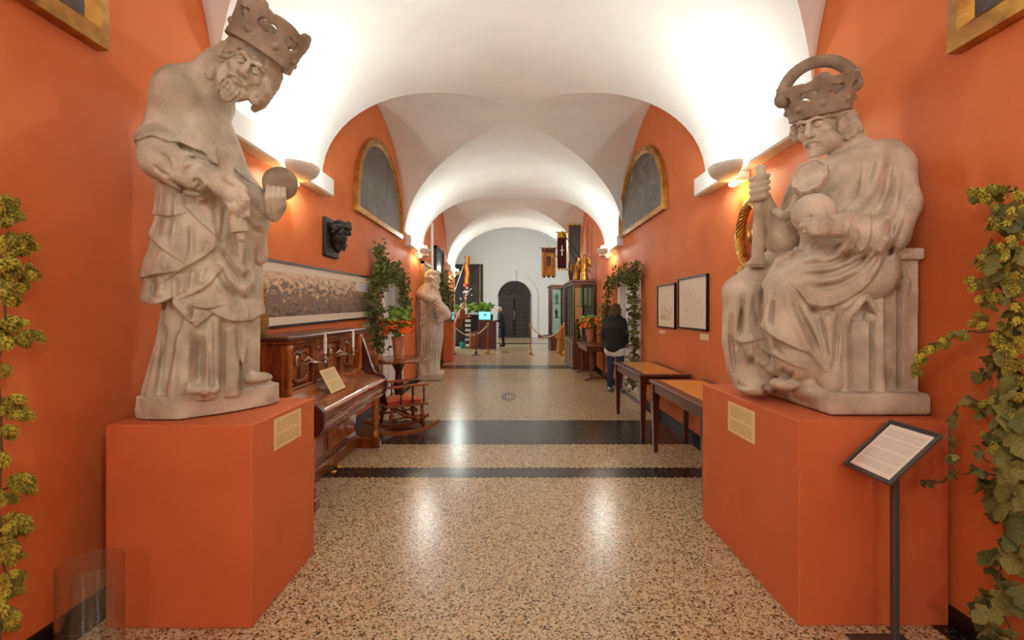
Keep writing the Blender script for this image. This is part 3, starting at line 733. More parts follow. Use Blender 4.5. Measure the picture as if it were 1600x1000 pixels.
# ================================================================= standing king (left)
def king_standing():
    d0 = 2.62
    t = thing('king_statue', 'weathered stone king standing with bowed crowned head, holding sceptre and orb', 'statue', (-1.66, 2.66, PZ))
    # plinth: irregular slab cut to the figure
    pl = [(-1.87, 2.40), (-1.80, 2.375), (-1.64, 2.375), (-1.50, 2.52), (-1.37, 2.76), (-1.38, 2.86), (-1.5, 2.96), (-1.8, 2.93), (-1.89, 2.7)]
    fp = Field((-1.95, 2.33, PZ-.02), (-1.3, 3.0, PZ+.17), .006)
    poly = np.array(pl)
    def pf(x, y, z):
        d = None; ins = None
        for i in range(len(poly)):
            a, b = poly[i], poly[(i+1) % len(poly)]; e = b-a; e = e/np.hypot(*e); q = (x-a[0])*e[1]-(y-a[1])*e[0]
            d = q if d is None else np.maximum(d, q)
        w = .006*np.sin(x*37+y*19)*np.sin(z*60+x*23)
        d = np.maximum(d+.012, np.maximum(z-(PZ+.105), PZ+.012-z)); return d-.012+w*.5
    fp.op(pf, (-1.95, 2.33, PZ), (-1.3, 3., PZ+.15), 0); fp.v = np.where(fp.ax[2][None, None, :] < PZ+.006, np.maximum(fp.v, .002), fp.v)
    fp.mesh('plinth', [M_stone], t)
    fd = Field((-2.06, 2.2, PZ+.09), (-1.1, 3.08, 3.02), .0046)
    ang = math.radians(48)
    # under-robe: tubular pleats down to the feet
    pl1 = lambda th, z: .016*np.cos(th*11+.6)-.008*np.abs(np.sin(th*5.5))
    fd.loft([(628, 222, 400, d0), (600, 226, 403, d0), (540, 246, 404, d0), (480, 258, 404, d0), (380, 262, 404, d0), (300, 262, 395, d0)], ang, 1.2, mt=0, pleat=pl1)
    # over-mantle, two layers with cut hems
    pl2 = lambda th, z: .010*np.cos(th*7+z*3)
    fd.loft([(520, 228, 412, d0), (470, 227, 411, d0), (430, 230, 412, d0), (380, 240, 413, d0), (330, 250, 408, d0), (280, 250, 398, d0)], ang, 1.25, k=.006, pleat=pl2,
            hem=[(200, 466), (226, 470), (243, 474), (268, 463), (271, 476), (293, 500), (299, 500), (306, 511), (333, 489), (362, 500), (388, 499), (402, 494), (440, 490)])
    fd.loft([(440, 226, 345, d0-.05), (400, 234, 342, d0-.06), (340, 246, 340, d0-.08), (290, 246, 345, d0-.05)], ang, 1.25, k=.006, pleat=pl2,
            hem=[(200, 430), (228, 432), (243, 428), (270, 426), (287, 418), (313, 404), (334, 388), (345, 380), (420, 380)])
    # torso and cape
    fd.loft([(330, 236, 404, d0), (290, 232, 398, d0), (250, 228, 386, d0), (215, 222, 376, d0), (180, 229, 362, d0), (150, 234, 352, d0), (128, 241, 345, d0), (116, 252, 335, d0), (109, 272, 318, d0)], ang, 1.35, k=.012,
            hem=[(200, 214), (219, 217), (237, 211), (260, 219), (281, 222), (302, 231), (321, 239), (334, 253), (350, 256), (365, 261), (378, 274), (393, 284), (430, 290)])
    fd.loft([(340, 246, 402, d0+.02), (290, 238, 394, d0+.02), (230, 236, 378, d0+.02)], ang, 1.3, k=.015)
    fd.ell(at(280, 146, d0-.1), (.105, .12, .12), k=.06); fd.ell(at(335, 160, d0+.13), (.1, .12, .12), k=.06)
    # neck
    fd.tube([at(312, 140, d0), at(338, 118, d0-.03), at(362, 100, d0-.06)], [.125, .098, .1], k=.05)
    # right sleeve and hand (nearest the viewer)
    dn = d0-.27
    fd.tube([at(244, 222, d0-.2), at(252, 250, dn+.01), at(283, 268, dn-.02), at(312, 282, dn-.02)], [.085, .092, .082, .066], k=.02)
    fd.tube([at(318, 279, dn-.03), at(302, 290, dn-.02)], [.05, .052], k=.01)
    fd.tube([at(312, 281, dn-.02), at(330, 280, dn-.04), at(350, 293, dn-.055), at(364, 307, dn-.06)], [.045, .042, .044, .04], k=.012)
    fd.tube([at(330, 274, dn-.035), at(354, 284, dn-.05), at(374, 298, dn-.055)], [.036, .042, .036], k=.015)
    for i, (kx, ky, mx, my, ex, ey) in enumerate([(355, 313, 361, 327, 363, 337), (363, 311, 370, 326, 372, 343), (371, 306, 378, 320, 380, 338), (377, 300, 384, 312, 385, 328)]):
        fd.tube([at(kx, ky, dn-.06), at(mx, my, dn-.075), at(ex, ey, dn-.045)], [.0195, .0175, .014], k=.006)
    fd.tube([at(345, 282, dn-.07), at(356, 279, dn-.09), at(366, 287, dn-.09)], [.02, .018, .014], k=.008)
    # left forearm with hanging cloth, hand and orb hand
    df = d0-.02
    fd.tube([at(380, 300, d0+.06), at(398, 312, df), at(412, 318, df-.02)], [.09, .07, .055], k=.02)
    fd.ell(at(398, 345, df-.04), (.072, .08, .075), k=.03); fd.tube([at(396, 360, df-.02), at(405, 400, d0+.02)], [.06, .045], k=.03)
    fd.tube([at(404, 308, df-.03), at(418, 325, df-.05), at(430, 325, df-.06)], [.042, .05, .045], k=.015)
    for i in range(4):
        x = 418+i*8; fd.tube([at(x+1, 330-i*3, df-.10), at(x, 310-i*1, df-.135), at(x+1, 292+i, df-.125)], [.017, .016, .012], k=.004)
    fd.tube([at(428, 338, df-.07), at(438, 322, df-.07)], [.03, .03], k=.02)
    # feet
    fd.ell(at(311, 607, d0-.27), (.045, .07, .032), k=.015); fd.ell(at(330, 608, d0-.25), (.04, .06, .03), k=.015)
    fd.ell(at(404, 590, d0+.0), (.07, .06, .03), k=.01)
    # --- folds traced from the photograph
    R = fd.relief
    def hem(pts, amp=.024, w=24, flip=False): R(pts, amp, *((1.3, w) if flip else (w, 1.3)), end=.5)
    def ridge(*ls, amp=.017, w=6.5):
        for l in ls: R(l, amp, w, w)
    def dip(*ls, amp=.018, w=4.5):
        for l in ls: R(l, -amp, w, w)
    hem([(219, 217), (237, 211), (260, 219), (281, 222), (302, 231), (321, 239), (334, 253)], .02, 14)
    hem([(365, 261), (378, 274), (393, 284)], .016, 12)
    ridge([(236, 228), (258, 236), (272, 252), (270, 268)], [(262, 230), (280, 240), (290, 254), (286, 270)], [(280, 232), (304, 242), (324, 248), (336, 256)], [(276, 266), (292, 256), (312, 253), (328, 260)], amp=.014, w=4.5)
    dip([(248, 240), (262, 250), (266, 268)], [(272, 236), (284, 250), (280, 270)], [(282, 248), (304, 248), (326, 254)], [(240, 256), (250, 268), (266, 276)], amp=.014, w=3.2)
    dip([(264, 279), (292, 296), (316, 302)], amp=.02, w=3)
    ridge([(297, 281), (306, 275), (316, 281), (320, 290), (312, 299)], amp=.012, w=3.5); dip([(300, 286), (307, 282), (312, 289), (306, 296)], amp=.016, w=3)
    # cascade of the mantle: overlapping flaps, each lower edge standing proud
    hem([(249, 336), (266, 337), (286, 333)], .02, 20)
    hem([(286, 322), (307, 343), (324, 358), (337, 371)], .028, 22, True)
    hem([(271, 429), (287, 418), (313, 404), (334, 387), (337, 371)], .03, 26)
    hem([(238, 374), (252, 387), (273, 402)], .026, 24); hem([(226, 433), (243, 428), (271, 425)], .028, 24)
    hem([(225, 471), (243, 475), (272, 463)], .02, 20); hem([(296, 461), (319, 449), (335, 434)], .028, 22)
    hem([(296, 476), (316, 482), (335, 480)], .022, 16); hem([(270, 474), (293, 500)], .02, 14)
    hem([(333, 489), (362, 501), (388, 500), (404, 494)], .022, 24)
    # deep front swag between the hips
    ridge([(334, 392), (352, 424), (372, 449), (388, 447), (400, 426)], amp=.03, w=8); dip([(338, 412), (356, 446), (376, 466), (392, 462)], amp=.024, w=6)
    ridge([(344, 372), (362, 402), (378, 420), (392, 412)], amp=.022, w=7); dip([(346, 386), (362, 416), (378, 434), (394, 424)], amp=.02, w=4.5)
    ridge([(372, 372), (390, 390), (398, 430), (402, 470)], amp=.018); dip([(384, 376), (386, 400), (380, 424)], amp=.018); dip([(404, 378), (402, 410), (406, 450)], amp=.016)
    ridge([(336, 430), (352, 470), (372, 490)], amp=.014, w=8); dip([(340, 448), (356, 476), (372, 484)], amp=.016, w=5)
    ridge([(264, 300), (262, 340), (254, 372)], [(286, 338), (290, 380), (282, 412)], [(308, 360), (306, 398)], [(262, 392), (254, 424)], [(284, 424), (284, 462), (292, 494)], [(318, 408), (312, 446)], [(256, 436), (248, 466)], [(282, 300), (284, 322)])
    dip([(274, 300), (274, 345), (266, 390)], [(299, 350), (300, 400)], [(272, 430), (273, 476)], [(302, 418), (298, 456)], [(324, 376), (320, 398)], [(242, 436), (236, 466)], [(306, 462), (301, 502)], [(352, 318), (348, 356), (341, 392)], [(326, 302), (336, 330), (338, 362)])
    for x0, x1 in ((262, 246), (371, 376), (330, 330), (346, 347)): dip([(x0, 496), ((x0+x1)/2, 560), (x1, 622)], amp=.026, w=4.5)
    dip([(312, 524), (312, 570), (312, 604)], amp=.06, w=8)
    ridge([(296, 510), (294, 560), (292, 618)], [(338, 506), (338, 560), (339, 616)], [(359, 510), (361, 610)], [(278, 508), (268, 624)], [(388, 510), (393, 602)], [(248, 540), (236, 626)], amp=.018, w=6)
    ridge([(384, 330), (398, 350), (414, 350)], amp=.018, w=5); dip([(384, 342), (398, 362), (412, 362)], amp=.016, w=3.5)
    dip([(346, 158), (352, 210), (362, 254)], amp=.008, w=10)
    # --- head, tilted down to his left
    hc = at(388, 108, d0-.1); L, M = head(fd, hc, (.36, -.86, -.36), (.56, .05, .83), 1.22, beard=1.25)
    def HT(ps, rr, k=.006): fd.tube([L(*p) for p in ps], rr, k=k)
    # hair: waves sweeping back from the temples, ending in curls
    for g in (-1, 1):
        for j in range(5):
            z = .085-.024*j
            HT([(g*.05, .055-.006*j, z+.02), (g*.082, .02, z), (g*.1, -.02, z-.03), (g*.108, -.035, z-.075), (g*.098, -.02, z-.11)], [.018, .022, .024, .026, .02], k=.005)
    for j in range(6):
        HT([(-.06+.024*j, -.06, .08), (-.07+.028*j, -.115, .02), (-.075+.03*j, -.11, -.07)], [.03, .032, .026], k=.008)
    for i, (x, y) in enumerate([(322, 94), (330, 86), (340, 80), (326, 103), (352, 74)]): fd.ell(at(x, y, d0-.06), (.032, .04, .03), k=.008)
    for i, (x, y) in enumerate([(404, 140), (408, 150), (398, 155), (414, 130), (416, 143)]): fd.ell(at(x, y, d0-.09), (.028, .035, .034), k=.01)
    for ln in ([(342, 78), (352, 84), (366, 82), (384, 72)], [(336, 88), (348, 92), (362, 90), (374, 80)], [(408, 122), (412, 138), (404, 156)], [(402, 132), (404, 146), (396, 158)]): R(ln, -.01, 1.8, 1.8)
    body = fd.mesh('figure', [M_stone], t)
    # attributes
    sc = MB(); a, b, c2 = at(348, 236, dn-.06), at(364, 310, dn-.055), at(374, 358, dn-.03)
    ax = (c2-a).normalized()
    sc.tube([a-ax*.012, a, a+ax*.1, b, c2-ax*.05, c2-ax*.045, c2+ax*.015, c2+ax*.02, c2+ax*.05, c2+ax*.065], [.026, .031, .03, .03, .031, .037, .037, .02, .018, .006], 18)
    sc.build('sceptre', M_stone, t, smooth=A30)
    MB().ball(at(438, 287, df-.05), .087, 18).build('orb', M_stoneD, t, smooth=True)
    r, f, u = frame3((.36, -.86, -.36), (.56, .05, .83))
    crown('crown', t, hc+u*.092+f*.0, (.5, -.04, .86), (.1, -1, 0), .148, .172, .215, mats=[M_stoneD])
    return t
king_standing()

# ================================================================= seated king (right)
def king_seated():
    t = thing('king_statue', 'weathered stone king enthroned, with hooped crown, orb and broken sceptre', 'statue', (1.78, 2.85, PZR))
    # throne with gothic side panel
    ft = Field((1.46, 2.36, PZR-.02), (2.09, 3.5, 1.9), .0062)
    ft.box((1.56, 2.40, PZR), (2.072, 3.42, PZR+.115), .03)
    ft.box((1.645, 2.47, PZR+.06), (2.06, 3.3, 1.62), .015); ft.box((1.86, 2.47, 1.5), (2.06, 3.3, 1.80), .012)
    yf = 2.47
    def niche(xa, xb, yb, yt, apex):
        """pointed recess in the throne side, given in picture coordinates on its front plane"""
        a, b = at(xa, yb, yf), at(xb, yt, yf); cx = (a.x+b.x)/2; w = (b.x-a.x)/2; zb, zs, zt = a.z, b.z, at(xa, apex, yf).z
        def fn(x, y, z):
            u = np.abs(x-cx); rr = ((zt-zs)**2+w*w)/(2*w)
            arch = np.sqrt((u+(rr-w))**2+np.maximum(z-zs, 0)**2)-rr
            return np.maximum(np.maximum(np.where(z > zs, arch, u-w), zb-z), np.abs(y-yf)-.05)
        ft.op(fn, (cx-w, yf-.06, zb), (cx+w, yf+.06, zt), .004, neg=True)
        # trefoil cusps and raised rib over the arch
        for g in (-1, 1):
            ft.ell((cx+g*w*.8, yf+.035, zs+.0), (w*.42, .03, w*.5), k=.006)
            ft.tube([(cx+g*(w+.02), yf+.005, zs-.06), (cx+g*(w+.02), yf+.0, zs), (cx+g*w*.62, yf-.012, zs+(zt-zs)*.75), (cx, yf-.016, zt+.025)], [.013, .014, .015, .015], k=.008)
        ft.box((cx-w*.86, yf+.028, zb), (cx+w*.86, yf+.06, zs-.02), .006)
    niche(1331, 1368, 612, 496, 470); niche(1381, 1411, 612, 440, 412)
    ft.tube([at(1320, 478, yf), at(1345, 452, yf-.01), at(1372, 436, yf)], [.022, .024, .022], k=.01)
    ft.tube([at(1316, 500, yf+.01), at(1318, 610, yf+.01)], [.022, .024], k=.01); ft.tube([at(1374, 470, yf), at(1376, 612, yf)], [.018, .02], k=.01)
    ft.box((1.83, 2.44, 1.755), (2.065, 2.62, 1.815), .01)
    ft.ell((1.585, 2.62, PZR+.1), (.08, .15, .06), k=.03); ft.ell((1.57, 2.95, PZR+.09), (.07, .2, .06), k=.04)
    ft.v = np.where(ft.ax[2][None, None, :] < PZR+.006, np.maximum(ft.v, .002), ft.v)
    ft.v = np.where(ft.ax[0][:, None, None] > 2.08, np.maximum(ft.v, .002), ft.v)
    ft.mesh('throne', [M_stoneR], t)

    fd = Field((1.25, 2.2, PZR), (2.085, 3.36, 2.72), .005)
    d0 = 2.66
    # torso, cloak
    pl = lambda th, z: .008*np.cos(th*9+z*5)
    fd.loft([(440, 1235, 1352, d0), (412, 1238, 1380, d0), (384, 1246, 1408, d0-.02), (340, 1252, 1419, d0-.04), (300, 1254, 1418, d0-.05), (270, 1262, 1417, d0-.06), (245, 1282, 1414, d0-.06), (232, 1312, 1407, d0-.06), (224, 1338, 1396, d0-.06)], math.radians(-28), 1.25, k=.03, pleat=pl)
    fd.ell(at(1392, 262, 2.56), (.09, .12, .11), k=.05)
    fd.tube([at(1336, 246, d0-.03), at(1318, 222, d0-.01), at(1304, 204, d0+.0)], [.1, .086, .09], k=.035)
    # left upper arm (right in view), forearm, wide sleeve
    fd.tube([at(1398, 268, 2.53), at(1400, 320, 2.47), at(1384, 366, 2.42)], [.09, .1, .1], k=.03)
    fd.tube([at(1384, 366, 2.42), at(1350, 366, 2.36), at(1326, 358, 2.35)], [.095, .078, .06], k=.02)
    fd.tube([at(1345, 362, 2.37), at(1344, 385, 2.40), at(1330, 396, 2.42)], [.06, .05, .03], k=.02)
    fd.tube([at(1328, 356, 2.34), at(1300, 354, 2.32), at(1282, 352, 2.31)], [.045, .046, .05], k=.012)
    for i, (x, y) in enumerate([(1254, 345), (1253, 353), (1258, 362), (1268, 370)]):
        fd.tube([at(1290-2*i, 347+5*i, 2.29), at(1272, 345+6*i, 2.275), at(x, y, 2.33)], [.022, .019, .014], k=.007)
    fd.tube([at(1300, 345, 2.31), at(1285, 336, 2.30), at(1270, 334, 2.31)], [.02, .019, .014], k=.01)
    # right arm: sleeve behind the sceptre, hand gripping
    fd.tube([at(1262, 300, 2.82), at(1238, 350, 2.9), at(1222, 372, 2.9)], [.11, .1, .1], k=.03)
    fd.tube([at(1222, 372, 2.9), at(1205, 345, 2.9), at(1194, 312, 2.9)], [.085, .06, .042], k=.02)
    fd.ell(at(1187, 296, 2.9), (.045, .05, .07), k=.015)
    for i in range(4):
        y = 277+i*10; fd.tube([at(1175, y+4, 2.9), at(1182, y+2, 2.845), at(1194, y-1, 2.84), at(1201, y-3, 2.87)], [.019, .0205, .019, .013], k=.004)
    fd.tube([at(1193, 300, 2.88), at(1196, 282, 2.88), at(1191, 268, 2.88)], [.022, .02, .015], k=.006)
    # thighs, knees, shins, lap
    fd.tube([at(1345, 425, 2.55), at(1280, 432, 2.58), at(1228, 452, 2.62)], [.17, .15, .115], k=.04)
    fd.tube([at(1290, 405, 2.9), at(1210, 430, 2.98), at(1160, 456, 3.02)], [.15, .14, .11], k=.04)
    fd.ell(at(1270, 425, 2.75), (.22, .22, .12), k=.06)
    fd.tube([at(1228, 456, 2.63), at(1232, 510, 2.6), at(1245, 560, 2.6)], [.11, .105, .12], k=.03)
    fd.tube([at(1240, 470, 2.65), at(1275, 540, 2.6), at(1298, 590, 2.55)], [.11, .12, .09], k=.03)
    fd.tube([at(1158, 460, 3.03), at(1158, 530, 3.02), at(1168, 590, 2.96)], [.108, .098, .095], k=.03)
    fd.tube([at(1178, 470, 2.9), at(1188, 540, 2.85), at(1200, 580, 2.85)], [.09, .085, .06], k=.03)
    fd.tube([at(1288, 470, 2.53), at(1288, 540, 2.53), at(1296, 600, 2.5)], [.085, .08, .05], k=.03)
    fd.ell(at(1180, 604, 2.9), (.105, .12, .05), k=.02); fd.ell(at(1212, 574, 2.72), (.05, .08, .045), k=.012)
    fd.tube([at(1230, 590, 2.66), at(1262, 600, 2.58)], [.04, .05], k=.02)
    fd.ell(at(1225, 600, 2.62), (.075, .07, .035), k=.012)
    # hanging cloth of the near knee with its cut hem
    fd.loft([(560, 1190, 1272, 2.58), (510, 1191, 1262, 2.6), (470, 1198, 1252, 2.62)], 0, 1.25, k=.008, hem=[(1150, 512), (1193, 513), (1213, 528), (1250, 546), (1300, 560)])
    fd.loft([(545, 1144, 1188, 3.0), (500, 1150, 1186, 3.0), (460, 1156, 1184, 3.0)], 0, 1.3, k=.008, hem=[(1100, 526), (1146, 527), (1159, 533), (1182, 531), (1220, 528)])
    R = fd.relief
    def hem(pts, amp=.024, w=24, flip=False): R(pts, amp, *((1.3, w) if flip else (w, 1.3)), end=.5)
    def ridge(*ls, amp=.017, w=6):
        for l in ls: R(l, amp, w, w)
    def dip(*ls, amp=.017, w=4.5):
        for l in ls: R(l, -amp, w, w)
    # cloak over the lap
    hem([(1258, 468), (1264, 474), (1277, 480), (1303, 477), (1338, 459), (1361, 438), (1376, 414)], .035, 26)
    dip([(1262, 480), (1282, 487), (1306, 484)], amp=.04, w=5)
    ridge([(1249, 408), (1276, 402), (1310, 400), (1328, 378)], [(1246, 422), (1290, 420), (1332, 406), (1354, 384)], [(1255, 440), (1302, 436), (1346, 414), (1372, 384)], [(1262, 394), (1296, 388), (1316, 372)], [(1380, 380), (1372, 412), (1350, 440)], amp=.02)
    dip([(1250, 415), (1284, 412), (1318, 404), (1338, 384)], [(1252, 431), (1296, 428), (1340, 410), (1364, 384)], [(1266, 450), (1308, 446), (1350, 424)], [(1392, 340), (1394, 376), (1384, 408)], amp=.02)
    hem([(1305, 337), (1325, 324), (1343, 301), (1346, 270)], .026, 20, True)
    dip([(1341, 272), (1338, 300), (1318, 320)], amp=.012, w=4)
    ridge([(1380, 240), (1371, 272), (1362, 302), (1338, 330)], [(1404, 258), (1401, 304), (1390, 338), (1364, 354)], [(1410, 304), (1404, 348), (1380, 390)], amp=.02, w=7)
    dip([(1391, 252), (1384, 300), (1366, 338)], [(1412, 290), (1403, 342), (1386, 374)], [(1366, 250), (1355, 288)], [(1413, 340), (1402, 378), (1378, 404)], amp=.018, w=5)
    # wide cuff of the near sleeve
    ridge([(1324, 343), (1330, 365), (1320, 388), (1297, 407), (1270, 413)], amp=.024, w=4.5); hem([(1326, 394), (1345, 393), (1358, 376), (1361, 346)], .026, 18)
    dip([(1334, 352), (1338, 370), (1328, 388)], amp=.014, w=4)
    dip([(1300, 312), (1316, 290), (1326, 262)], amp=.01, w=8); ridge([(1298, 324), (1303, 300)], amp=.014, w=5)
    dip([(1252, 360), (1248, 385), (1262, 393), (1280, 380)], amp=.014, w=3.5)
    # legs
    ridge([(1156, 448), (1150, 490), (1146, 528)], [(1136, 476), (1135, 540), (1144, 596)], [(1172, 456), (1168, 500), (1166, 532)], [(1203, 452), (1198, 486), (1193, 514)], [(1226, 456), (1238, 490), (1252, 522), (1270, 552), (1298, 588)], [(1214, 466), (1214, 500), (1218, 528)], [(1252, 468), (1272, 512), (1292, 562)], [(1292, 490), (1298, 540), (1292, 584)], amp=.02, w=6)
    dip([(1178, 458), (1181, 486), (1186, 512)], [(1161, 456), (1159, 500), (1156, 528)], [(1143, 482), (1143, 540), (1150, 586)], [(1193, 446), (1190, 480), (1188, 512)], [(1207, 468), (1205, 512)], [(1240, 468), (1258, 508), (1280, 545)], [(1278, 484), (1285, 530), (1297, 566)], [(1309, 480), (1307, 540), (1301, 584)], amp=.024, w=4)
    hem([(1193, 514), (1213, 528), (1251, 547)], .026, 20); hem([(1145, 528), (1159, 535), (1184, 531)], .024, 18)
    hem([(1195, 548), (1224, 563), (1246, 573)], .02, 14); dip([(1213, 532), (1216, 546), (1226, 560)], amp=.018, w=3.5); ridge([(1204, 524), (1207, 546)], amp=.014, w=4.5)
    dip([(1182, 536), (1180, 556), (1168, 572)], amp=.03, w=5); ridge([(1170, 548), (1188, 568), (1206, 560)], amp=.018, w=5); dip([(1220, 575), (1229, 585), (1242, 583)], amp=.035, w=5)
    dip([(1150, 600), (1166, 604), (1178, 598)], amp=.022, w=4); dip([(1194, 600), (1198, 618)], amp=.025, w=4)
    # belt buckle and falling strap on the far knee
    fd.tube([at(1240+7*math.cos(g), 402+7*math.sin(g), 2.62) for g in np.linspace(0, 6.283, 14)], .012, k=.006)
    fd.tube([at(1236, 404, 2.64), at(1220, 408, 2.72), at(1200, 440, 2.82)], [.03, .025, .02], k=.02)
    # collar clasp strap down to the sleeve
    fd.tube([at(1250, 306, 2.5), at(1241, 326, 2.55), at(1228, 338, 2.66), at(1212, 330, 2.8)], [.03, .026, .026, .02], k=.012)
    # head
    hc = at(1280, 198, 2.66); fw, up = (-.8, -.55, -.34), (-.22, -.12, .95)
    L, M = head(fd, hc, fw, up, 1.24, beard=.0)
    def HT(ps, rr, k=.005): fd.tube([L(*p) for p in ps], rr, k=k)
    for g in (-1, 1):      # drooping moustache, small chin tuft
        HT([(g*.005, .106, -.045), (g*.028, .094, -.054), (g*.044, .07, -.074)], [.008, .011, .006], .005)
    HT([(0, .092, -.088), (0, .1, -.112), (0, .092, -.135)], [.014, .02, .01], .008)
    fd.ell(at(1308, 192, 2.68), (.1, .09, .1), k=.02); fd.ell(at(1296, 222, 2.62), (.07, .07, .05), k=.03)
    rnd = random.Random(3)
    for g in (-1, 1):
        for i in range(0):
            a = rnd.uniform(.15, 2.6); z = rnd.uniform(-.06, .05)
            p = L(g*.088*math.sin(a)+g*.012, .088*math.cos(a)*1.0-.012, z); q = rnd.uniform(.018, .026)
            if a < .85 and z < .03: continue
            fd.ell(p, (q, q, q), k=.004)
    for i, (x, y) in enumerate([(1294, 174), (1303, 172), (1312, 176), (1322, 180), (1330, 186), (1337, 192), (1339, 201), (1332, 206), (1324, 197), (1315, 190), (1326, 210), (1318, 202)]):
        for c_ in range(2):
            o_ = rnd.uniform(0, 6.28); fd.tube([at(x+rnd.uniform(-3, 3)+4.2*math.cos(o_+g), y+rnd.uniform(-3, 3)+4.2*math.sin(o_+g), 2.545+.014*c_+.01*g/4) for g in np.linspace(0, 4.6, 7)], [.012, .013, .014, .014, .013, .012, .008], k=.003)
    for i, (x, y) in enumerate([(1241, 200), (1240, 209), (1244, 216)]): fd.ell(at(x, y, 2.72), (.022, .022, .022), k=.004)
    fd.v = np.where(fd.ax[2][None, None, :] < PZR+.006, np.maximum(fd.v, .003), fd.v)
    fd.v = np.where(fd.ax[0][:, None, None] > 2.075, np.maximum(fd.v, .003), fd.v)
    fd.mesh('figure', [M_stoneR], t)
    # quatrefoil clasp on the chest
    fc = Field((1.36, 2.2, 2.05), (1.75, 2.62, 2.45), .0045); cc = np.array(tuple(at(1266, 278, 2.44)))
    A = Vector((-.62, -.66, .42)).normalized(); U = Vector((.35, .12, .92)); U = (U-A*U.dot(A)).normalized(); Rr = U.cross(A); A, U, Rr = (np.array(tuple(q)) for q in (A, U, Rr))
    def clasp(x, y, z):
        px, py, pz = x-cc[0], y-cc[1], z-cc[2]; a = px*A[0]+py*A[1]+pz*A[2]; u = px*U[0]+py*U[1]+pz*U[2]; v = px*Rr[0]+py*Rr[1]+pz*Rr[2]
        th = np.arctan2(u, v); rr = np.sqrt((u/1.2)**2+(v/.95)**2); Rm = .078+.008*np.abs(np.cos(th*4))
        slab = np.maximum(rr-Rm, np.abs(a)-.02); rim = np.maximum(np.abs(rr-Rm+.008)-.007, np.abs(a)-.03); return np.minimum(slab, rim)
    fc.op(clasp, cc-.13, cc+.13, 0); fc.mesh('clasp', [M_stoneR], t)
    MB().ball(at(1271, 334, 2.39), .098, 20).build('orb', M_stoneR, t, smooth=True)
    a, b = at(1189, 258, 2.89), at(1183, 418, 2.90); ax = (b-a).normalized(); n = (b-a).length
    MB().tube([a, a+ax*.01, a+ax*n*.5, a+ax*n*.9, a+ax*n*.93, a+ax*n*.97, a+ax*n], [.022, .027, .031, .034, .045, .062, .05], 18).build('sceptre', M_stoneR, t, smooth=A30)
    r, f, u = frame3(fw, up)
    crown('crown', t, hc+u*.055+Vector((.015, 0, 0)), (-.2, -.18, .96), (-.5, -1, 0), .13, .184, .195, hoop=(.12, .165), mats=[M_stoneD])
    return t
king_seated()

# ================================================================= white statue farther along on the left
def saint():
    d0 = 10.62
    t = thing('robed_statue', 'pale stone statue of a bearded robed man leaning forward beside the glass case', 'statue', (-1.86, d0, 0))
    fp = Field((-2.09, 10.2, -.02), (-1.5, 11.1, .22), .014)
    fp.box((-2.07, 10.36, 0), (-1.56, 10.98, .15), .03); fp.ell((-1.68, 10.5, .14), (.1, .1, .06), k=.04)
    fp.mesh('plinth', [M_marble], t)
    fd = Field((-2.09, 10.15, .12), (-1.25, 11.1, 2.5), .011)
    pl = lambda th, z: .022*np.cos(th*9+z*1.2)
    fd.loft([(585, 644, 686, d0), (560, 645, 686, d0), (530, 648, 691, d0), (500, 648, 691, d0), (475, 649, 690, d0), (463, 650, 687, d0), (455, 653, 684, d0), (449, 660, 680, d0)], math.radians(20), 1.15, k=.03, pleat=pl)
    fd.tube([at(678, 470, d0-.15), at(694, 486, d0-.25), at(698, 492, d0-.25), at(686, 502, d0-.3)], [.13, .1, .085, .06], k=.06); fd.ell(at(688, 489, d0-.2), (.11, .11, .14), k=.06)
    fd.tube([at(662, 458, d0), at(672, 446, d0-.02)], [.16, .11], k=.05)
    fd.tube([at(655, 460, d0-.2), at(668, 466, d0-.28), at(684, 472, d0-.22)], [.08, .08, .07], k=.03)
    R = fd.relief
    for i in range(5):
        R([(652+i*2, 520-i*9), (668, 508-i*8), (686, 488-i*6)], .03, 2., 1.2)
        R([(654+i*2, 515-i*9), (669, 503-i*8), (684, 484-i*6)], -.02, 1.2, 1.2)
    for i in range(7):
        x = 651+i*5; R([(x+5, 512), (x+2, 540), (x-1, 578)], .03, 1.4, 1.4); R([(x+7, 512), (x+4, 540), (x+1, 578)], -.03, 1.1, 1.1)
    hc = at(676.5, 436, d0-.05); L, M = head(fd, hc, (.93, -.28, -.12), (.1, 0, 1), 1.45, beard=1.5, k=.01)
    rnd = random.Random(5)
    for i in range(50):
        a = rnd.uniform(0, 6.28); z = rnd.uniform(.0, .12); rr = math.sqrt(max(0, .1**2-(z-.03)**2))
        if math.cos(a) > .6 and z < .06: continue
        fd.ell(L(rr*math.sin(a), rr*math.cos(a)-.02, z), (.035, .035, .035), k=.01)
    fd.mesh('figure', [M_marble], t)
saint()
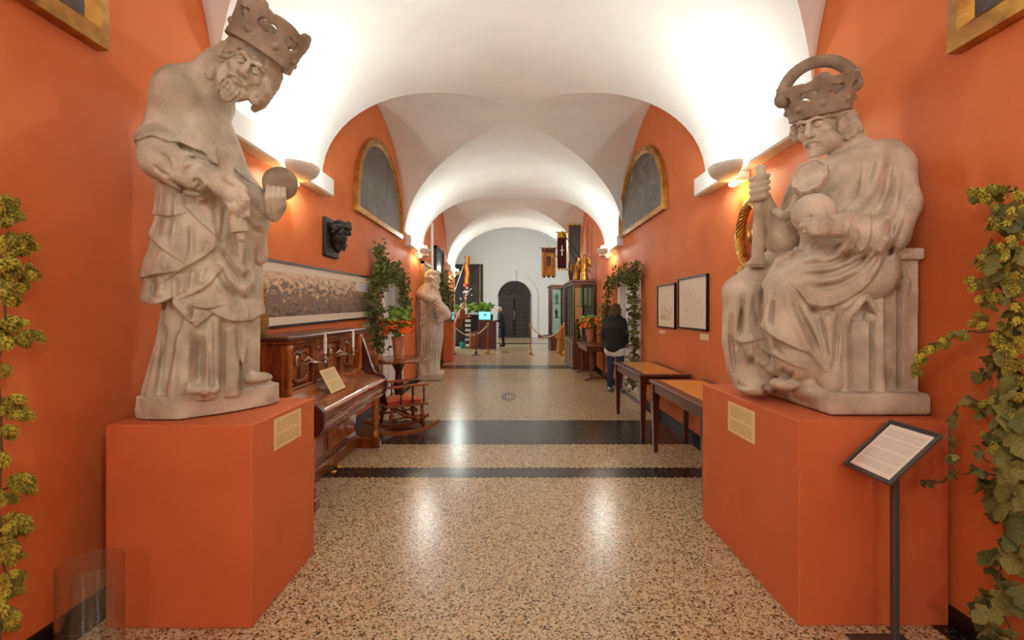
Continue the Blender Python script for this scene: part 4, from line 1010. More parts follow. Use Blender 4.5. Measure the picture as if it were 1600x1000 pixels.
# ================================================================= pictures and fittings on the walls
def wall_sheet(sg, X, y0, y1, z0, z1, t=.004, dz=0.):
    """rectangle on a side wall seen from the corridor; dz tilts the far end up"""
    a, b = (y0, y1) if sg < 0 else (y1, y0); za = 0 if sg < 0 else dz; zb = dz if sg < 0 else 0
    m = MB(); m.sheet((X, a, z0+za), (X, b, z0+zb), (X, b, z1+zb), (X, a, z1+za), t); return m
def framed(name, label, sg, y0, y1, z0, z1, fw, fm, mount, pm, cat='picture', dz=0., depth=.03, mw=(.05, .05)):
    X = sg*(XW-.002); t = thing(name, label, cat, (X, (y0+y1)/2, z0))
    for (a, b, c, d) in ((y0, y1, z0, z0+fw), (y0, y1, z1-fw, z1), (y0, y0+fw, z0, z1), (y1-fw, y1, z0, z1)):
        f = MB(); x0, x1 = sorted((X, X-sg*depth)); zz = lambda y: dz*(y-y0)/(y1-y0)
        vs = [(x, y, z+zz(y)) for x in (x0, x1) for y, z in ((a, c), (b, c), (b, d), (a, d))]
        f.add(vs, [(0, 3, 2, 1), (4, 5, 6, 7), (0, 1, 5, 4), (1, 2, 6, 5), (2, 3, 7, 6), (3, 0, 4, 7)]); f.build('frame_rail', fm, t)
    e = dz
    if mount: wall_sheet(sg, X-sg*depth*.5, y0+fw*.5, y1-fw*.5, z0+fw*.5, z1-fw*.5, dz=e).build('mount', mount, t)
    my, mz = mw
    wall_sheet(sg, X-sg*(depth*.5+.003), y0+fw+my, y1-fw-my, z0+fw+mz, z1-fw-mz, .002, dz=e).build('canvas' if not mount else 'print', pm, t)
    return t
pano = framed('panorama_print', 'long framed sepia panorama of a hill city above the piano', -1, 3.35, 7.24, 1.335, 1.925, .02, M_black, M_mat, M_pano, mw=(.1, .075), dz=.06)
wall_sheet(-1, -(XW-.025), 6.35, 6.98, 1.755, 1.865, .002).build('paper_note', print_mat('pale_note', (226, 228, 232), (150, 150, 160), 5, 1., .2), pano)
p1 = framed('map_print', 'narrow framed print on the right wall, left of the larger map', 1, 6.24, 7.0, 1.26, 1.855, .018, M_black, M_mat, M_map1, mw=(.12, .09))
p2 = framed('map_print', 'larger framed old map on the right wall above the tables', 1, 5.2, 6.12, 1.28, 1.895, .018, M_black, M_mat, M_map2, mw=(.13, .085))
for lb, y0, y1, z0, z1 in (('small cream caption tag below the narrow framed print', 6.72, 6.98, 1.175, 1.225), ('small cream caption tag below the larger framed map', 5.22, 5.46, 1.175, 1.245)):
    tag(wall_sheet(1, XW-.003, y0, y1, z0, z1, .003).build('caption_tag', M_creamtag), lb, 'label')
tag(wall_sheet(-1, -XW+.003, 7.33, 7.5, 1.68, 1.86, .003).build('caption_tag', M_creamtag), 'small cream caption tag at the far end of the panorama', 'label')
tag(wall_sheet(-1, -XW+.003, 6.75, 7.15, 1.26, 1.315, .003).build('caption_tag', M_creamtag), 'small cream caption tag under the panorama, above the piano end', 'label')
def lunette(label, sg, y0, y1, z0, z1, pm):
    X = sg*(XW-.002); t = thing('arched_painting', label, 'painting', (X, (y0+y1)/2, z0), 'arched paintings in the lunettes')
    c, r = (y0+y1)/2, (y1-y0)/2; n = 30; s0 = .12*(z1-z0)
    def out(k): return [(c-(r-k), z0+k)]+[(c-(r-k)*math.cos(math.pi*i/n), z0+s0+(z1-z0-s0-k)*math.sin(math.pi*i/n)) for i in range(n+1)]+[(c+(r-k), z0+k)]
    o, i1, i2 = out(0), out(.07), out(.11); b = MB(); m = len(o); P = lambda L, x: [(X-sg*x, y, z) for y, z in L]
    vs = P(o, 0)+P(o, .06)+P(i1, .075)+P(i2, .03); fs = []
    for q in range(3):
        for k in range(m): fs.append((q*m+k, q*m+(k+1) % m, (q+1)*m+(k+1) % m, (q+1)*m+k))
    b.add(vs, fs); b.build('frame', M_gold, t, smooth=A30)
    cv = MB(); pts = P(i2, .032); cv.add(pts, [tuple(range(m))]); cv.uv[0] = [((y-y0)/(y1-y0)*sg*-1, (z-z0)/(z1-z0)) for y, z in i2]
    cv.build('canvas', pm, t, fix=False)
lunette('gilt-framed arched dark painting high on the left wall, past the near lamp', -1, 6.3, 8.92, 2.8, 4.1, M_lun)
lunette('gilt-framed arched dark painting with figures high on the right wall', 1, 6.6, 9.45, 2.88, 4.12, M_lun2)
lunette('gilt frame corner of a dark painting at the top left edge', -1, -.2, 2.44, 2.80, 4.1, M_lun)
lunette('gilt frame corner of a dark painting at the top right edge', 1, -.3, 2.28, 2.70, 4.1, M_lun2)
def corbel():
    t = thing('carved_bracket', 'dark carved wooden head on a board above the panorama', 'carving', (-2.08, 5.5, 2.08))
    MB().bbox((-2.088, 5.30, 2.1), (-2.05, 5.70, 2.53)).build('backboard', M_darkwood, t)
    fd = Field((-2.08, 5.25, 2.1), (-1.78, 5.8, 2.56), .008)
    fd.ell((-1.97, 5.52, 2.44), (.13, .15, .06), k=.02); fd.ell((-1.98, 5.52, 2.34), (.09, .1, .11), k=.03); fd.ell((-2.0, 5.52, 2.23), (.05, .06, .08), k=.03)
    rn = random.Random(9)
    for i in range(34):
        a = rn.uniform(-1.6, 1.6); z = rn.uniform(2.36, 2.5); fd.ell((-2.0+.12*math.cos(a), 5.52+.15*math.sin(a), z), (.026, .026, .022), k=.006)
    for i in range(8): fd.ell((-1.93+rn.uniform(-.03, .02), 5.52+rn.uniform(-.05, .05), 2.2+i*.02), (.02, .02, .02), k=.008)
    fd.mesh('carving', [M_darkwood], t)
corbel()
# gilded carved wreath on the right wall behind the seated king
def wreath():
    c = onx(1168, 372, 2.0); t = thing('gilded_wreath', 'gilded carved wreath with ribbon on the right wall behind the sceptre', 'ornament', (2.05, c.y, c.z-.35))
    for j in range(7):
        b = MB(); ph = j*.9; pts = [(2.03-.03*math.cos(a*5+ph), c.y+(.2+.025*math.sin(a*5+ph))*math.sin(a), c.z+.03+(.27+.03*math.sin(a*5+ph))*math.cos(a)) for a in np.linspace(0, 6.283, 46)]
        b.tube(pts, .016, 6, False); b.build('strand', M_gold2, t, smooth=True)
    for k in range(5):
        b = MB(); b.tube([(2.03, c.y+.02+k*.03, c.z-.2), (2.0, c.y+.1+k*.02, c.z-.28), (2.02, c.y+.16+k*.03, c.z-.33)], [.014, .024, .01], 6); b.build('ribbon', M_gold2, t, smooth=True)
    b = MB(); b.ball((2.04, c.y, c.z+.04), .07, 10, (.5, 1, 1.3)); b.build('boss', M_gold2, t, smooth=True)
wreath()
# portraits and conduit on the left wall by the white statue
framed('portrait_painting', 'gold-framed portrait on the left wall behind the white statue', -1, 10.9, 11.9, 1.75, 2.62, .07, M_gold, None, M_port, cat='painting', mw=(0, 0), depth=.07)
framed('dark_painting', 'dark framed painting on the left wall beyond the white conduit', -1, 12.7, 14.1, 2.5, 3.2, .07, M_darkwood, None, M_bigpic, cat='painting', mw=(0, 0), depth=.07)
tag(MB().tube([(-2.06, 12.25, 2.0), (-2.06, 12.25, 3.7)], .035, 8).build('conduit', M_cool), 'white vertical conduit on the left wall above the white statue', 'conduit')
bp = thing('large_painting', 'very large dark oil painting on the end wall left of the door', 'painting', (-2.7, EY, 1.5))
MB().box((-3.75, EY-.05, 1.5), (-1.72, EY-.01, 4.06)).build('frame', M_darkwood, bp)
MB().sheet((-3.62, EY-.055, 1.62), (-1.92, EY-.055, 1.62), (-1.92, EY-.055, 3.96), (-3.62, EY-.055, 3.96)).build('canvas', M_bigpic, bp)
MB().box((-1.91, EY-.07, 1.6), (-1.86, EY-.05, 3.98)).build('gilt_fillet', M_gold, bp)
bp = thing('painted_panel', 'tall dark painted panel with gilt edge standing on the large cabinet', 'painting', (1.76, 14.15, 2.285))
MB().box((1.57, 14.13, 2.285), (1.96, 14.17, 4.0)).build('board', M_gold2, bp)
MB().sheet((1.6, 14.125, 2.32), (1.93, 14.125, 2.32), (1.93, 14.125, 3.97), (1.6, 14.125, 3.97)).build('canvas', M_lun, bp)

# ================================================================= upright piano
def piano():
    Ya, Yb = 3.58, 5.40
    t = thing('upright_piano', 'polished walnut upright piano with brass candle arms against the left wall', 'piano', (-1.8, 4.49, 0))
    MB().bbox((-2.07, Ya, .06), (-1.76, Yb, 1.262)).build('case', M_walnut, t)
    lid = MB().bbox((-2.075, Ya-.03, 1.272), (-1.645, Yb+.03, 1.305), .01).build('lid', M_mahog2, t)
    MB().bbox((-2.07, Ya-.015, 1.245), (-1.668, Yb+.015, 1.274), .008).build('cornice_moulding', M_walnut, t)
    fr = MB()
    for y0, y1 in ((Ya-.003, Ya+.14), (Yb-.14, Yb+.003), (4.12, 4.22), (4.76, 4.86)): fr.bbox((-1.77, y0, .84), (-1.70, y1, 1.25))
    fr.bbox((-1.771, Ya+.01, 1.2), (-1.704, Yb-.01, 1.251)); fr.bbox((-1.771, Ya+.01, .838), (-1.702, Yb-.01, .9)); fr.build('upper_frame', M_walnut, t)
    for y0, y1 in ((Ya+.14, 4.12), (4.22, 4.76), (4.86, Yb-.14)):
        p = MB().bbox((-1.765, y0, .9), (-1.735, y1, 1.2)).build('front_panel', M_walnutl, t)
        c = (y0+y1)/2; w = (y1-y0)/2-.05; f = MB()
        f.tube([(-1.735, c-w, 1.14), (-1.73, c-w, .98), (-1.73, c-w*.6, .94), (-1.725, c-w*.3, .93), (-1.725, c+w*.3, .93), (-1.73, c+w*.6, .94), (-1.73, c+w, .98), (-1.735, c+w, 1.14), (-1.73, c+w*.5, 1.17), (-1.725, c, 1.155), (-1.73, c-w*.5, 1.17), (-1.735, c-w, 1.14)], .014, 6); f.build('carved_moulding', M_walnut, p, smooth=True)
        MB().bbox((-1.742, c-.03, .95), (-1.73, c+.03, 1.15), .006).build('carved_drop', M_mahog, p)
    for y in (Ya+.07, Yb-.07):
        b = MB(); prof = [(.02, .86), (.028, .87), (.03, .9), (.02, .92), (.03, .94), (.018, .96), (.03, .98), (.02, 1.), (.026, 1.02), (.022, 1.14), (.03, 1.16), (.02, 1.18), (.032, 1.2), (.034, 1.235), (.02, 1.24)]
        b.lathe(prof, (-1.69, y, 0), 12); b.build('turned_column', M_walnutl, t, smooth=True)
    # keyboard shelf with closed, curved fallboard
    prof = [(-1.76, .60), (-1.45, .60), (-1.43, .615), (-1.425, .64), (-1.435, .65), (-1.43, .70), (-1.415, .715), (-1.41, .74), (-1.425, .757), (-1.45, .762), (-1.60, .80), (-1.655, .825), (-1.69, .87), (-1.76, .89)]
    MB().prism([(x, Ya+.045, z) for x, z in prof], (0, Yb-Ya-.09, 0)).build('fallboard', M_walnutl, t, smooth=math.radians(40))
    MB().bbox((-1.432, Ya+.05, .642), (-1.421, Yb-.05, .66), .004).build('key_slip_moulding', M_walnut, t)
    MB().bbox((-1.76, Ya+.03, .56), (-1.44, Yb-.03, .602)).build('key_bed', M_walnut, t)
    ck = [(-1.76, .56), (-1.47, .56), (-1.43, .58), (-1.40, .63), (-1.395, .70), (-1.41, .76), (-1.44, .79), (-1.50, .80), (-1.54, .83), (-1.58, .92), (-1.62, 1.05), (-1.655, 1.15), (-1.67, 1.2), (-1.76, 1.2)]
    for y in (Ya-.005, Yb-.045): MB().prism([(x, y, z) for x, z in (ck if y > 4 else [(a, min(c, .83)) for a, c in ck[:9]]+[(-1.76, .83)])], (0, .05, 0)).build('cheek', M_mahog, t, smooth=math.radians(35))
    for y in (Ya+.05, Yb-.06):
        lg = MB().lathe([(.03, .1), (.04, .11), (.04, .16), (.024, .18), (.026, .2), (.036, .28), (.044, .36), (.032, .4), (.044, .42), (.026, .44), (.04, .47), (.045, .52), (.045, .56)], (-1.52, y, 0), 14).build('leg', M_walnutl, t, smooth=True)
        MB().bbox((-1.76, y-.05, 0), (-1.465, y+.05, .1), .012).build('toe_block', M_walnut, t)
    MB().bbox((-1.765, Ya+.02, .06), (-1.745, Yb-.02, .56)).build('lower_board', M_walnut, t)
    for y0, y1 in ((Ya+.12, 4.42), (4.56, Yb-.12)): MB().bbox((-1.75, y0, .18), (-1.73, y1, .5), .01).build('lower_panel', M_walnutl, t)
    MB().bbox((-1.77, Ya+.02, 0), (-1.71, Yb-.02, .12), .01).build('bottom_rail', M_walnut, t)
    for y in (4.4, 4.54): MB().tube([(-1.73, y, .05), (-1.66, y, .045), (-1.61, y, .03)], [.012, .012, .022], 8).build('pedal', M_brass, t, smooth=True)
    out = []
    for y in (4.02, 4.72):
        a = thing('x', 'x', 'x', (0, 0, 0)); bpy.data.objects.remove(a)
        ar = MB(); yb = y-.17
        ar.tube([(-1.72, yb, 1.10), (-1.66, yb, 1.10), (-1.635, yb+.02, 1.13), (-1.63, yb+.05, 1.10), (-1.6, yb+.1, 1.085), (-1.56, y, 1.085)], .008, 8)
        for q in (.0, .022): ar.tube([(-1.66, yb+.01, 1.09-q), (-1.63, yb+.03+q, 1.12-q*1.4), (-1.61, yb+.07, 1.09-q*.4), (-1.58, yb+.13, 1.075), (-1.56, y, 1.075)], .006, 6)
        ao = ar.build('candle_arm', M_silver, t, smooth=True)
        MB().ball((-1.715, yb, 1.10), .03, 8, (.4, 1, 1.6)).build('rosette', M_silver, ao, smooth=True)
        MB().lathe([(.006, 1.06), (.014, 1.075), (.01, 1.09), (.042, 1.102), (.044, 1.108), (.014, 1.112), (.012, 1.12), (.018, 1.135), (.018, 1.14)], (-1.56, y, 0), 16).build('drip_pan', M_silver, ao, smooth=A30)
        out.append((y, MB().lathe([(.013, 1.142), (.0135, 1.27), (.009, 1.30), (.002, 1.305)], (-1.56, y, 0), 12)))
    for (y, b), w in zip(out, ('near', 'far')): tag(b.build('candle', M_wax, None, smooth=A30), 'white taper candle in the %s brass arm of the piano' % w, 'candle', 'candles on the piano')
piano()
def music_card():
    a, b, c, d = (-1.535, 4.10, .80), (-1.535, 4.44, .80), (-1.655, 4.48, .985), (-1.655, 4.14, .985)
    tag(MB().sheet(a, b, c, d, .006).build('notice_card', M_cream), 'cream notice card leaning on the closed piano fallboard', 'card')
music_card()
def wicker():
    c = Vector((-1.955, 3.74, 1.306)); t = thing('wicker_figure', 'small golden wicker figure with coiled base on the piano top', 'figurine', c)
    for i in range(11):
        b = MB(); r = .058-.001*abs(i-5); z = .01+i*.0185
        b.tube([c+Vector((r*math.cos(g), r*math.sin(g), z)) for g in np.linspace(0, 6.283, 20)], .0105, 6, False); b.build('coil', M_wicker, t, smooth=True)
    MB().lathe([(.05, 0), (.05, .2), (.02, .22)], c, 14).build('core', M_wicker, t)
    for j in range(3):
        b = MB(); b.tube([c+Vector((.045*math.sin(q*2.2+j*2.1)*.5+.03*math.sin(q*1.2), .012*math.cos(q*9+j*2.1), .2+.055*q)) for q in np.linspace(0, 3, 20)], .011, 6); b.build('twist', M_wicker, t, smooth=True)
    MB().ball(c+Vector((.02, 0, .36)), .035, 8, (1, 1, .9)).build('top_knot', M_wicker, t, smooth=True)
wicker()

# ================================================================= tables on the right
def long_table(label, x0, x1, y0, y1, z):
    t = thing('inlaid_table', label, 'table', ((x0+x1)/2, (y0+y1)/2, 0), 'inlaid tables along the right wall')
    MB().bbox((x0, y0, z-.03), (x1, y1, z), .006).build('table_top', M_mahog2, t)
    MB().bbox((x0+.1, y0+.1, z-.001), (x1-.1, y1-.1, z+.002), .001).build('inlay', M_honey, t)
    a = MB(); g = .03
    a.box((x0+g, y0+g, z-.12), (x0+g+.02, y1-g, z-.03)).box((x1-g-.02, y0+g, z-.12), (x1-g, y1-g, z-.03)).box((x0+g, y0+g, z-.12), (x1-g, y0+g+.02, z-.03)).box((x0+g, y1-g-.02, z-.12), (x1-g, y1-g, z-.03)); a.build('apron', M_mahog, t)
    for x in (x0+.055, x1-.055):
        for y in (y0+.055, y1-.055):
            b = MB()
            for (h0, w0), (h1, w1) in zip(((z-.03, .036), (z-.2, .036), (z-.215, .03), (z-.23, .034)), ((z-.2, .036), (z-.215, .03), (z-.23, .034), (0, .021))):
                b.add([(x+sx*w, y+sy*w, h) for h, w in ((h1, w1), (h0, w0)) for sx, sy in ((-1, -1), (1, -1), (1, 1), (-1, 1))], [(0, 3, 2, 1), (4, 5, 6, 7), (0, 1, 5, 4), (1, 2, 6, 5), (2, 3, 7, 6), (3, 0, 4, 7)])
            b.build('leg', M_mahog, t)
long_table('dark table with honey inlaid top, farther of the two by the prints', 1.45, 2.06, 5.63, 7.1, .755)
long_table('dark table with honey inlaid top, right behind the seated king pedestal', 1.44, 2.06, 3.72, 5.2, .765)

# ================================================================= sign stand, labels, glass cylinder
def sign():
    t = thing('sign_stand', 'slanted text board on a dark metal post before the right pedestal', 'sign', (1.665, 2.15, 0))
    a, b, c, d = Vector((1.54, 2.265, .785)), Vector((1.54, 1.995, .785)), Vector((1.755, 1.995, .985)), Vector((1.755, 2.265, .985))
    n = (b-a).cross(d-a).normalized()
    MB().sheet(a, b, c, d, .01).build('backing_plate', M_iron, t)
    e = .018; u = (b-a).normalized(); v = (d-a).normalized()
    MB().sheet(a+u*e+v*e+n*.002, b-u*e+v*e+n*.002, c-u*e-v*e+n*.002, d+u*e-v*e+n*.002, .002).build('text_sheet', M_sheet, t)
    for p, q in ((a, b), (b, c), (c, d), (d, a)): MB().tube([p+n*.002, q+n*.002], .007, 6).build('edge_rail', M_iron, t)
    MB().bbox((1.651, 2.112, .006), (1.679, 2.14, .885), .004).build('post', M_iron, t)
    MB().bbox((1.53, 2.0, 0), (1.79, 2.25, .008), .003).build('base_plate', M_iron, t)
sign()
tag(MB().sheet((-1.2335, 2.50, .775), (-1.2335, 2.82, .775), (-1.2335, 2.82, .937), (-1.2335, 2.50, .937), .0015).build('text_label', M_cream), 'cream text label on the side of the left pedestal', 'label')
tag(MB().sheet((1.3515, 3.07, .745), (1.3515, 2.73, .745), (1.3515, 2.73, .93), (1.3515, 3.07, .93), .0015).build('text_label', M_cream), 'cream text label on the side of the right pedestal', 'label')
def cylinder():
    c = (-1.74, 2.0, 0); r = .112; b = MB(); prof = [(.02, 0), (r, 0), (r, .47), (r-.004, .47), (r-.004, .018), (.02, .018)]
    tag(b.lathe(prof, c, 40).build('glass_cylinder', M_glass, None, smooth=A30), 'tall clear glass cylinder vase on the floor by the left pedestal', 'vase')
cylinder()

# ================================================================= plants
def leaf_mesh(name, m, lob=1.):
    """three-lobed hop leaf, about 1 unit long, creased along its ribs and curling"""
    out = [(0, 0), (.16, -.06), (.34, .06), (.5, .2), (.46, .34), (.3, .42), (.36, .62), (.24, .8), (0, 1.02)]
    out = out+[(-x, y) for x, y in out[-2:0:-1]]
    vs = [(0, .36, .06)]; n = len(out)
    for x, y in out: vs.append((x, y, -.28*x*x*lob-.16*(y-.3)**2+.07*math.sin(9*x+7*y)))
    me = bpy.data.meshes.new(name); me.from_pydata(vs, [], [(0, 1+i, 1+(i+1) % n) for i in range(n)]); me.materials.append(m); me.shade_smooth(); return me
def cone_mesh(name, m):
    """hop cone: egg of overlapping scales"""
    b = MB(); vs = []; fs = []
    for ring in range(4):
        z = -ring*.24; R = (.26, .36, .32, .18)[ring]
        for k in range(5):
            g = 2*math.pi*(k+.5*(ring % 2))/5; c, s = math.cos(g), math.sin(g); w = R*.62
            o = len(vs); vs += [(R*.45*c-w*s*.6, R*.45*s+w*c*.6, z+.1), (R*.45*c+w*s*.6, R*.45*s-w*c*.6, z+.1), (R*1.05*c+w*s*.7, R*1.05*s-w*c*.7, z-.1), (R*1.15*c, R*1.15*s, z-.32), (R*1.05*c-w*s*.7, R*1.05*s+w*c*.7, z-.1)]
            fs.append((o, o+1, o+2, o+3, o+4))
    me = bpy.data.meshes.new(name); me.from_pydata(vs, [], fs); me.materials.append(m); return me
LEAF = [leaf_mesh('leaf', M_leaf), leaf_mesh('leaf', M_leafd, 1.8), leaf_mesh('leaf', M_leaf, 2.6)]
CONE = [cone_mesh('hop_cone', M_cone), cone_mesh('hop_cone', M_coned)]
def put(name, me, parent, p, s, rot):
    o = bpy.data.objects.new(name, me); COL.objects.link(o); o.parent = parent
    o.location = Vector(p)-base_of(parent); o.scale = (s, s, s); o.rotation_euler = rot; return o
def hop_vine(label, sg, stems, blobs, X, seed):
    rn = random.Random(seed); q = onx(stems[0][-1][0], min(stems[0][-1][1], 1040), X)
    t = thing('hop_garland', label, 'plant', (X, q.y, max(q.z, .02)), 'dried hop garlands')
    for st in stems:
        pts = [onx(x, y, X if len(c) == 0 else c[0]) for x, y, *c in st]
        d = []
        for a, b in zip(pts, pts[1:]):
            for i in range(5): d.append(a.lerp(b, i/5)+Vector((rn.uniform(-.006, .006), rn.uniform(-.006, .006), rn.uniform(-.006, .006))))
        d.append(pts[-1]); MB().tube(d, .0045, 5).build('stem', M_stem, t)
    for (x, y, rx, ry, nl, nc, ls, *c) in blobs:
        XX = c[0] if c else X
        for i in range(int(nl*1.5+.5)):
            a = rn.uniform(0, 6.283); r = math.sqrt(rn.random()); p = onx(x+rx*r*math.cos(a), y+ry*r*math.sin(a), XX-sg*rn.uniform(-.05, .06))
            put('leaf', rn.choice(LEAF), t, p, ls*rn.uniform(.7, 1.25), (rn.uniform(-2.6, -.9), rn.uniform(-.6, .6), rn.uniform(0, 6.28) if rn.random() < .4 else (-sg*1.57+rn.uniform(-.9, .9)+math.pi)))
        for i in range(int(nc*1.05)):
            a = rn.uniform(0, 6.283); r = math.sqrt(rn.random()); p = onx(x+rx*r*math.cos(a), y+ry*r*math.sin(a), XX-sg*rn.uniform(-.03, .08))
            put('hop_cone', rn.choice(CONE), t, p, rn.uniform(.03, .043)*(1 if sg > 0 else 1.15), (rn.uniform(-.8, .8), rn.uniform(-.8, .8), rn.uniform(0, 6.28)))
hop_vine('dried hop garland with large crumpled leaves hanging down the right wall edge', 1,
    [[(1590, 292), (1572, 380), (1585, 470), (1560, 560), (1572, 650), (1560, 720), (1572, 800), (1560, 900), (1580, 1000)], [(1582, 300), (1550, 300), (1516, 316)], [(1575, 515, 1.97), (1505, 519, 1.93), (1478, 531, 1.9), (1452, 541, 1.88), (1436, 556, 1.86), (1430, 576, 1.86)],
     [(1560, 640, 1.97), (1512, 622, 1.85), (1488, 644, 1.83), (1484, 690, 1.82), (1492, 735, 1.82), (1470, 754, 1.82), (1440, 751, 1.82)], [(1560, 745, 1.97), (1530, 735, 1.9), (1516, 726, 1.88)]],
    [(1560, 300, 46, 12, 4, 22, .05), (1578, 340, 30, 30, 8, 16, .07), (1556, 345, 12, 8, 1, 8, .04), (1570, 390, 30, 24, 8, 8, .07), (1540, 400, 14, 14, 3, 8, .04), (1590, 400, 20, 30, 6, 4, .08), (1524, 438, 10, 9, 2, 5, .035), (1568, 440, 28, 24, 6, 14, .06), (1540, 468, 16, 16, 3, 8, .045), (1585, 490, 26, 26, 5, 18, .06),
     (1575, 525, 26, 22, 4, 26, .05), (1532, 500, 9, 14, 2, 6, .035), (1570, 565, 24, 20, 4, 10, .07), (1537, 570, 13, 18, 4, 0, .075), (1586, 600, 24, 26, 8, 6, .09), (1560, 620, 20, 26, 5, 5, .07), (1528, 632, 14, 14, 4, 0, .045), (1570, 660, 30, 30, 8, 8, .09), (1545, 690, 14, 20, 4, 4, .06),
     (1582, 710, 22, 30, 7, 0, .09), (1560, 760, 24, 30, 7, 0, .1), (1588, 770, 22, 40, 6, 0, .1), (1560, 800, 16, 14, 4, 0, .05), (1580, 860, 24, 22, 6, 0, .09), (1550, 870, 12, 20, 4, 0, .07), (1560, 920, 20, 24, 5, 0, .08), (1540, 950, 16, 24, 6, 0, .08), (1590, 940, 20, 40, 6, 0, .09), (1560, 990, 24, 20, 7, 0, .08),
     (1500, 521, 12, 6, 2, 7, .03, 1.93), (1476, 532, 10, 5, 1, 7, .03, 1.9), (1455, 541, 8, 5, 0, 6, .03, 1.88), (1438, 555, 6, 7, 0, 5, .03, 1.86), (1431, 573, 4, 7, 0, 5, .03, 1.86),
     (1508, 627, 9, 9, 3, 0, .035, 1.85), (1488, 650, 6, 12, 3, 0, .035, 1.83), (1485, 684, 6, 6, 2, 0, .035, 1.82), (1488, 712, 8, 8, 3, 0, .035, 1.82), (1487, 738, 9, 6, 2, 0, .04, 1.82), (1452, 753, 15, 5, 4, 0, .032, 1.82), (1528, 733, 12, 8, 3, 0, .045, 1.9), (1528, 702, 7, 10, 2, 0, .04, 1.9)], 1.96, 21)
hop_vine('dried hop garland with yellow-green cone clusters at the left edge', -1,
    [[(-10, 300), (0, 400), (8, 500), (-2, 600), (4, 700), (0, 800), (6, 900), (0, 1000)], [(0, 512), (40, 522), (62, 524)], [(-2, 770), (30, 752), (50, 742)]],
    [(8, 325, 24, 22, 1, 26, .04), (28, 378, 28, 16, 1, 24, .04), (20, 425, 36, 22, 1, 34, .04), (14, 455, 22, 14, 1, 14, .04), (16, 502, 24, 11, 1, 16, .04), (44, 524, 22, 9, 0, 16, .04), (8, 530, 12, 10, 0, 8, .04), (5, 575, 9, 9, 0, 6, .04), (22, 632, 26, 16, 1, 22, .04), (10, 675, 9, 12, 0, 7, .04),
     (4, 710, 7, 14, 0, 6, .04), (36, 750, 20, 13, 0, 18, .04), (8, 770, 10, 10, 0, 7, .04), (24, 818, 28, 16, 1, 24, .04), (10, 855, 16, 16, 0, 12, .04), (18, 905, 18, 18, 1, 16, .04), (8, 960, 14, 30, 1, 18, .04)], -1.95, 22)

def foliage(rn, pts_r, n, s0, s1, wall=None):
    """many small leaves in one mesh, strewn about balls (centre, radius)"""
    b = MB(); tot = sum(r**2 for _, r in pts_r)
    for c, r in pts_r:
        for i in range(max(4, int(n*r**2/tot))):
            v = Vector((rn.gauss(0, 1), rn.gauss(0, 1), rn.gauss(0, 1))).normalized()*r*rn.random()**.5; p = Vector(c)+v
            s = rn.uniform(s0, s1)
            if wall and wall*p.x > XW-s-.01: p.x = wall*(XW-s-.01-rn.random()*.06)
            u = Vector((rn.gauss(0, 1), rn.gauss(0, 1), rn.gauss(0, 1))).normalized(); w = u.orthogonal().normalized()
            k = u.cross(w)
            b.add([p, p+u*s*.4+w*s*.38+k*s*.06, p+u*s*.75+w*s*.22, p+u*s-k*s*.08, p+u*s*.75-w*s*.22, p+u*s*.4-w*s*.38+k*s*.06, p+u*s*.45-k*s*.05], [(0, 1, 6), (1, 2, 6), (2, 3, 6), (3, 4, 6), (4, 5, 6), (5, 0, 6)])
    return b
def wall_vine(label, sg, path, X, n, seed, s=(.05, .09), m=M_leafd, width=.12):
    rn = random.Random(seed); P = [onx(x, y, X) for x, y in path]; lo = min(P, key=lambda p: p.z)
    t = thing('hop_garland', label, 'plant', (sg*2.0, lo.y, max(.0, lo.z)), 'dried hop garlands')
    MB().tube(P, .01, 5).build('stem', M_stem, t)
    b = []
    for a, c in zip(P, P[1:]):
        for i in range(5): b.append((a.lerp(c, i/5)+Vector((0, rn.uniform(-.08, .08), rn.uniform(-.05, .05))), width*rn.uniform(.7, 1.3)))
    h = len(b)//1
    o = foliage(rn, b, int(n*.7), *s, wall=sg).build('foliage', m, t, fix=False); o['kind'] = 'stuff'
    o = foliage(rn, b, int(n*.3), s[0], s[1]*.8, wall=sg).build('foliage', M_leaf, t, fix=False); o['kind'] = 'stuff'
wall_vine('leafy hop garland framing the white door on the left wall', -1, [(592, 384), (591, 410), (598, 428), (588, 440), (582, 470), (585, 500), (588, 525), (590, 545)], -1.97, 1000, 31, width=.16)
wall_vine('hop garland arching over the right half of the left door', -1, [(596, 424), (612, 424), (624, 432), (630, 450), (630, 476), (632, 490)], -1.97, 800, 32, width=.16)
wall_vine('leafy hop garland climbing the near jamb of the right door', 1, [(996, 420), (990, 445), (994, 480), (990, 510), (992, 545), (990, 580), (988, 605)], 1.97, 800, 33, width=.13)
wall_vine('hop garland over the right door beside the cabinet', 1, [(992, 432), (976, 430), (962, 436), (952, 450), (948, 480), (946, 510), (942, 540)], 1.97, 900, 34, width=.16)
wall_vine('far hop garland on the left wall beyond the white statue', -1, [(690, 436), (692, 450), (696, 464), (694, 474)], -1.95, 400, 35, s=(.09, .15), width=.24)

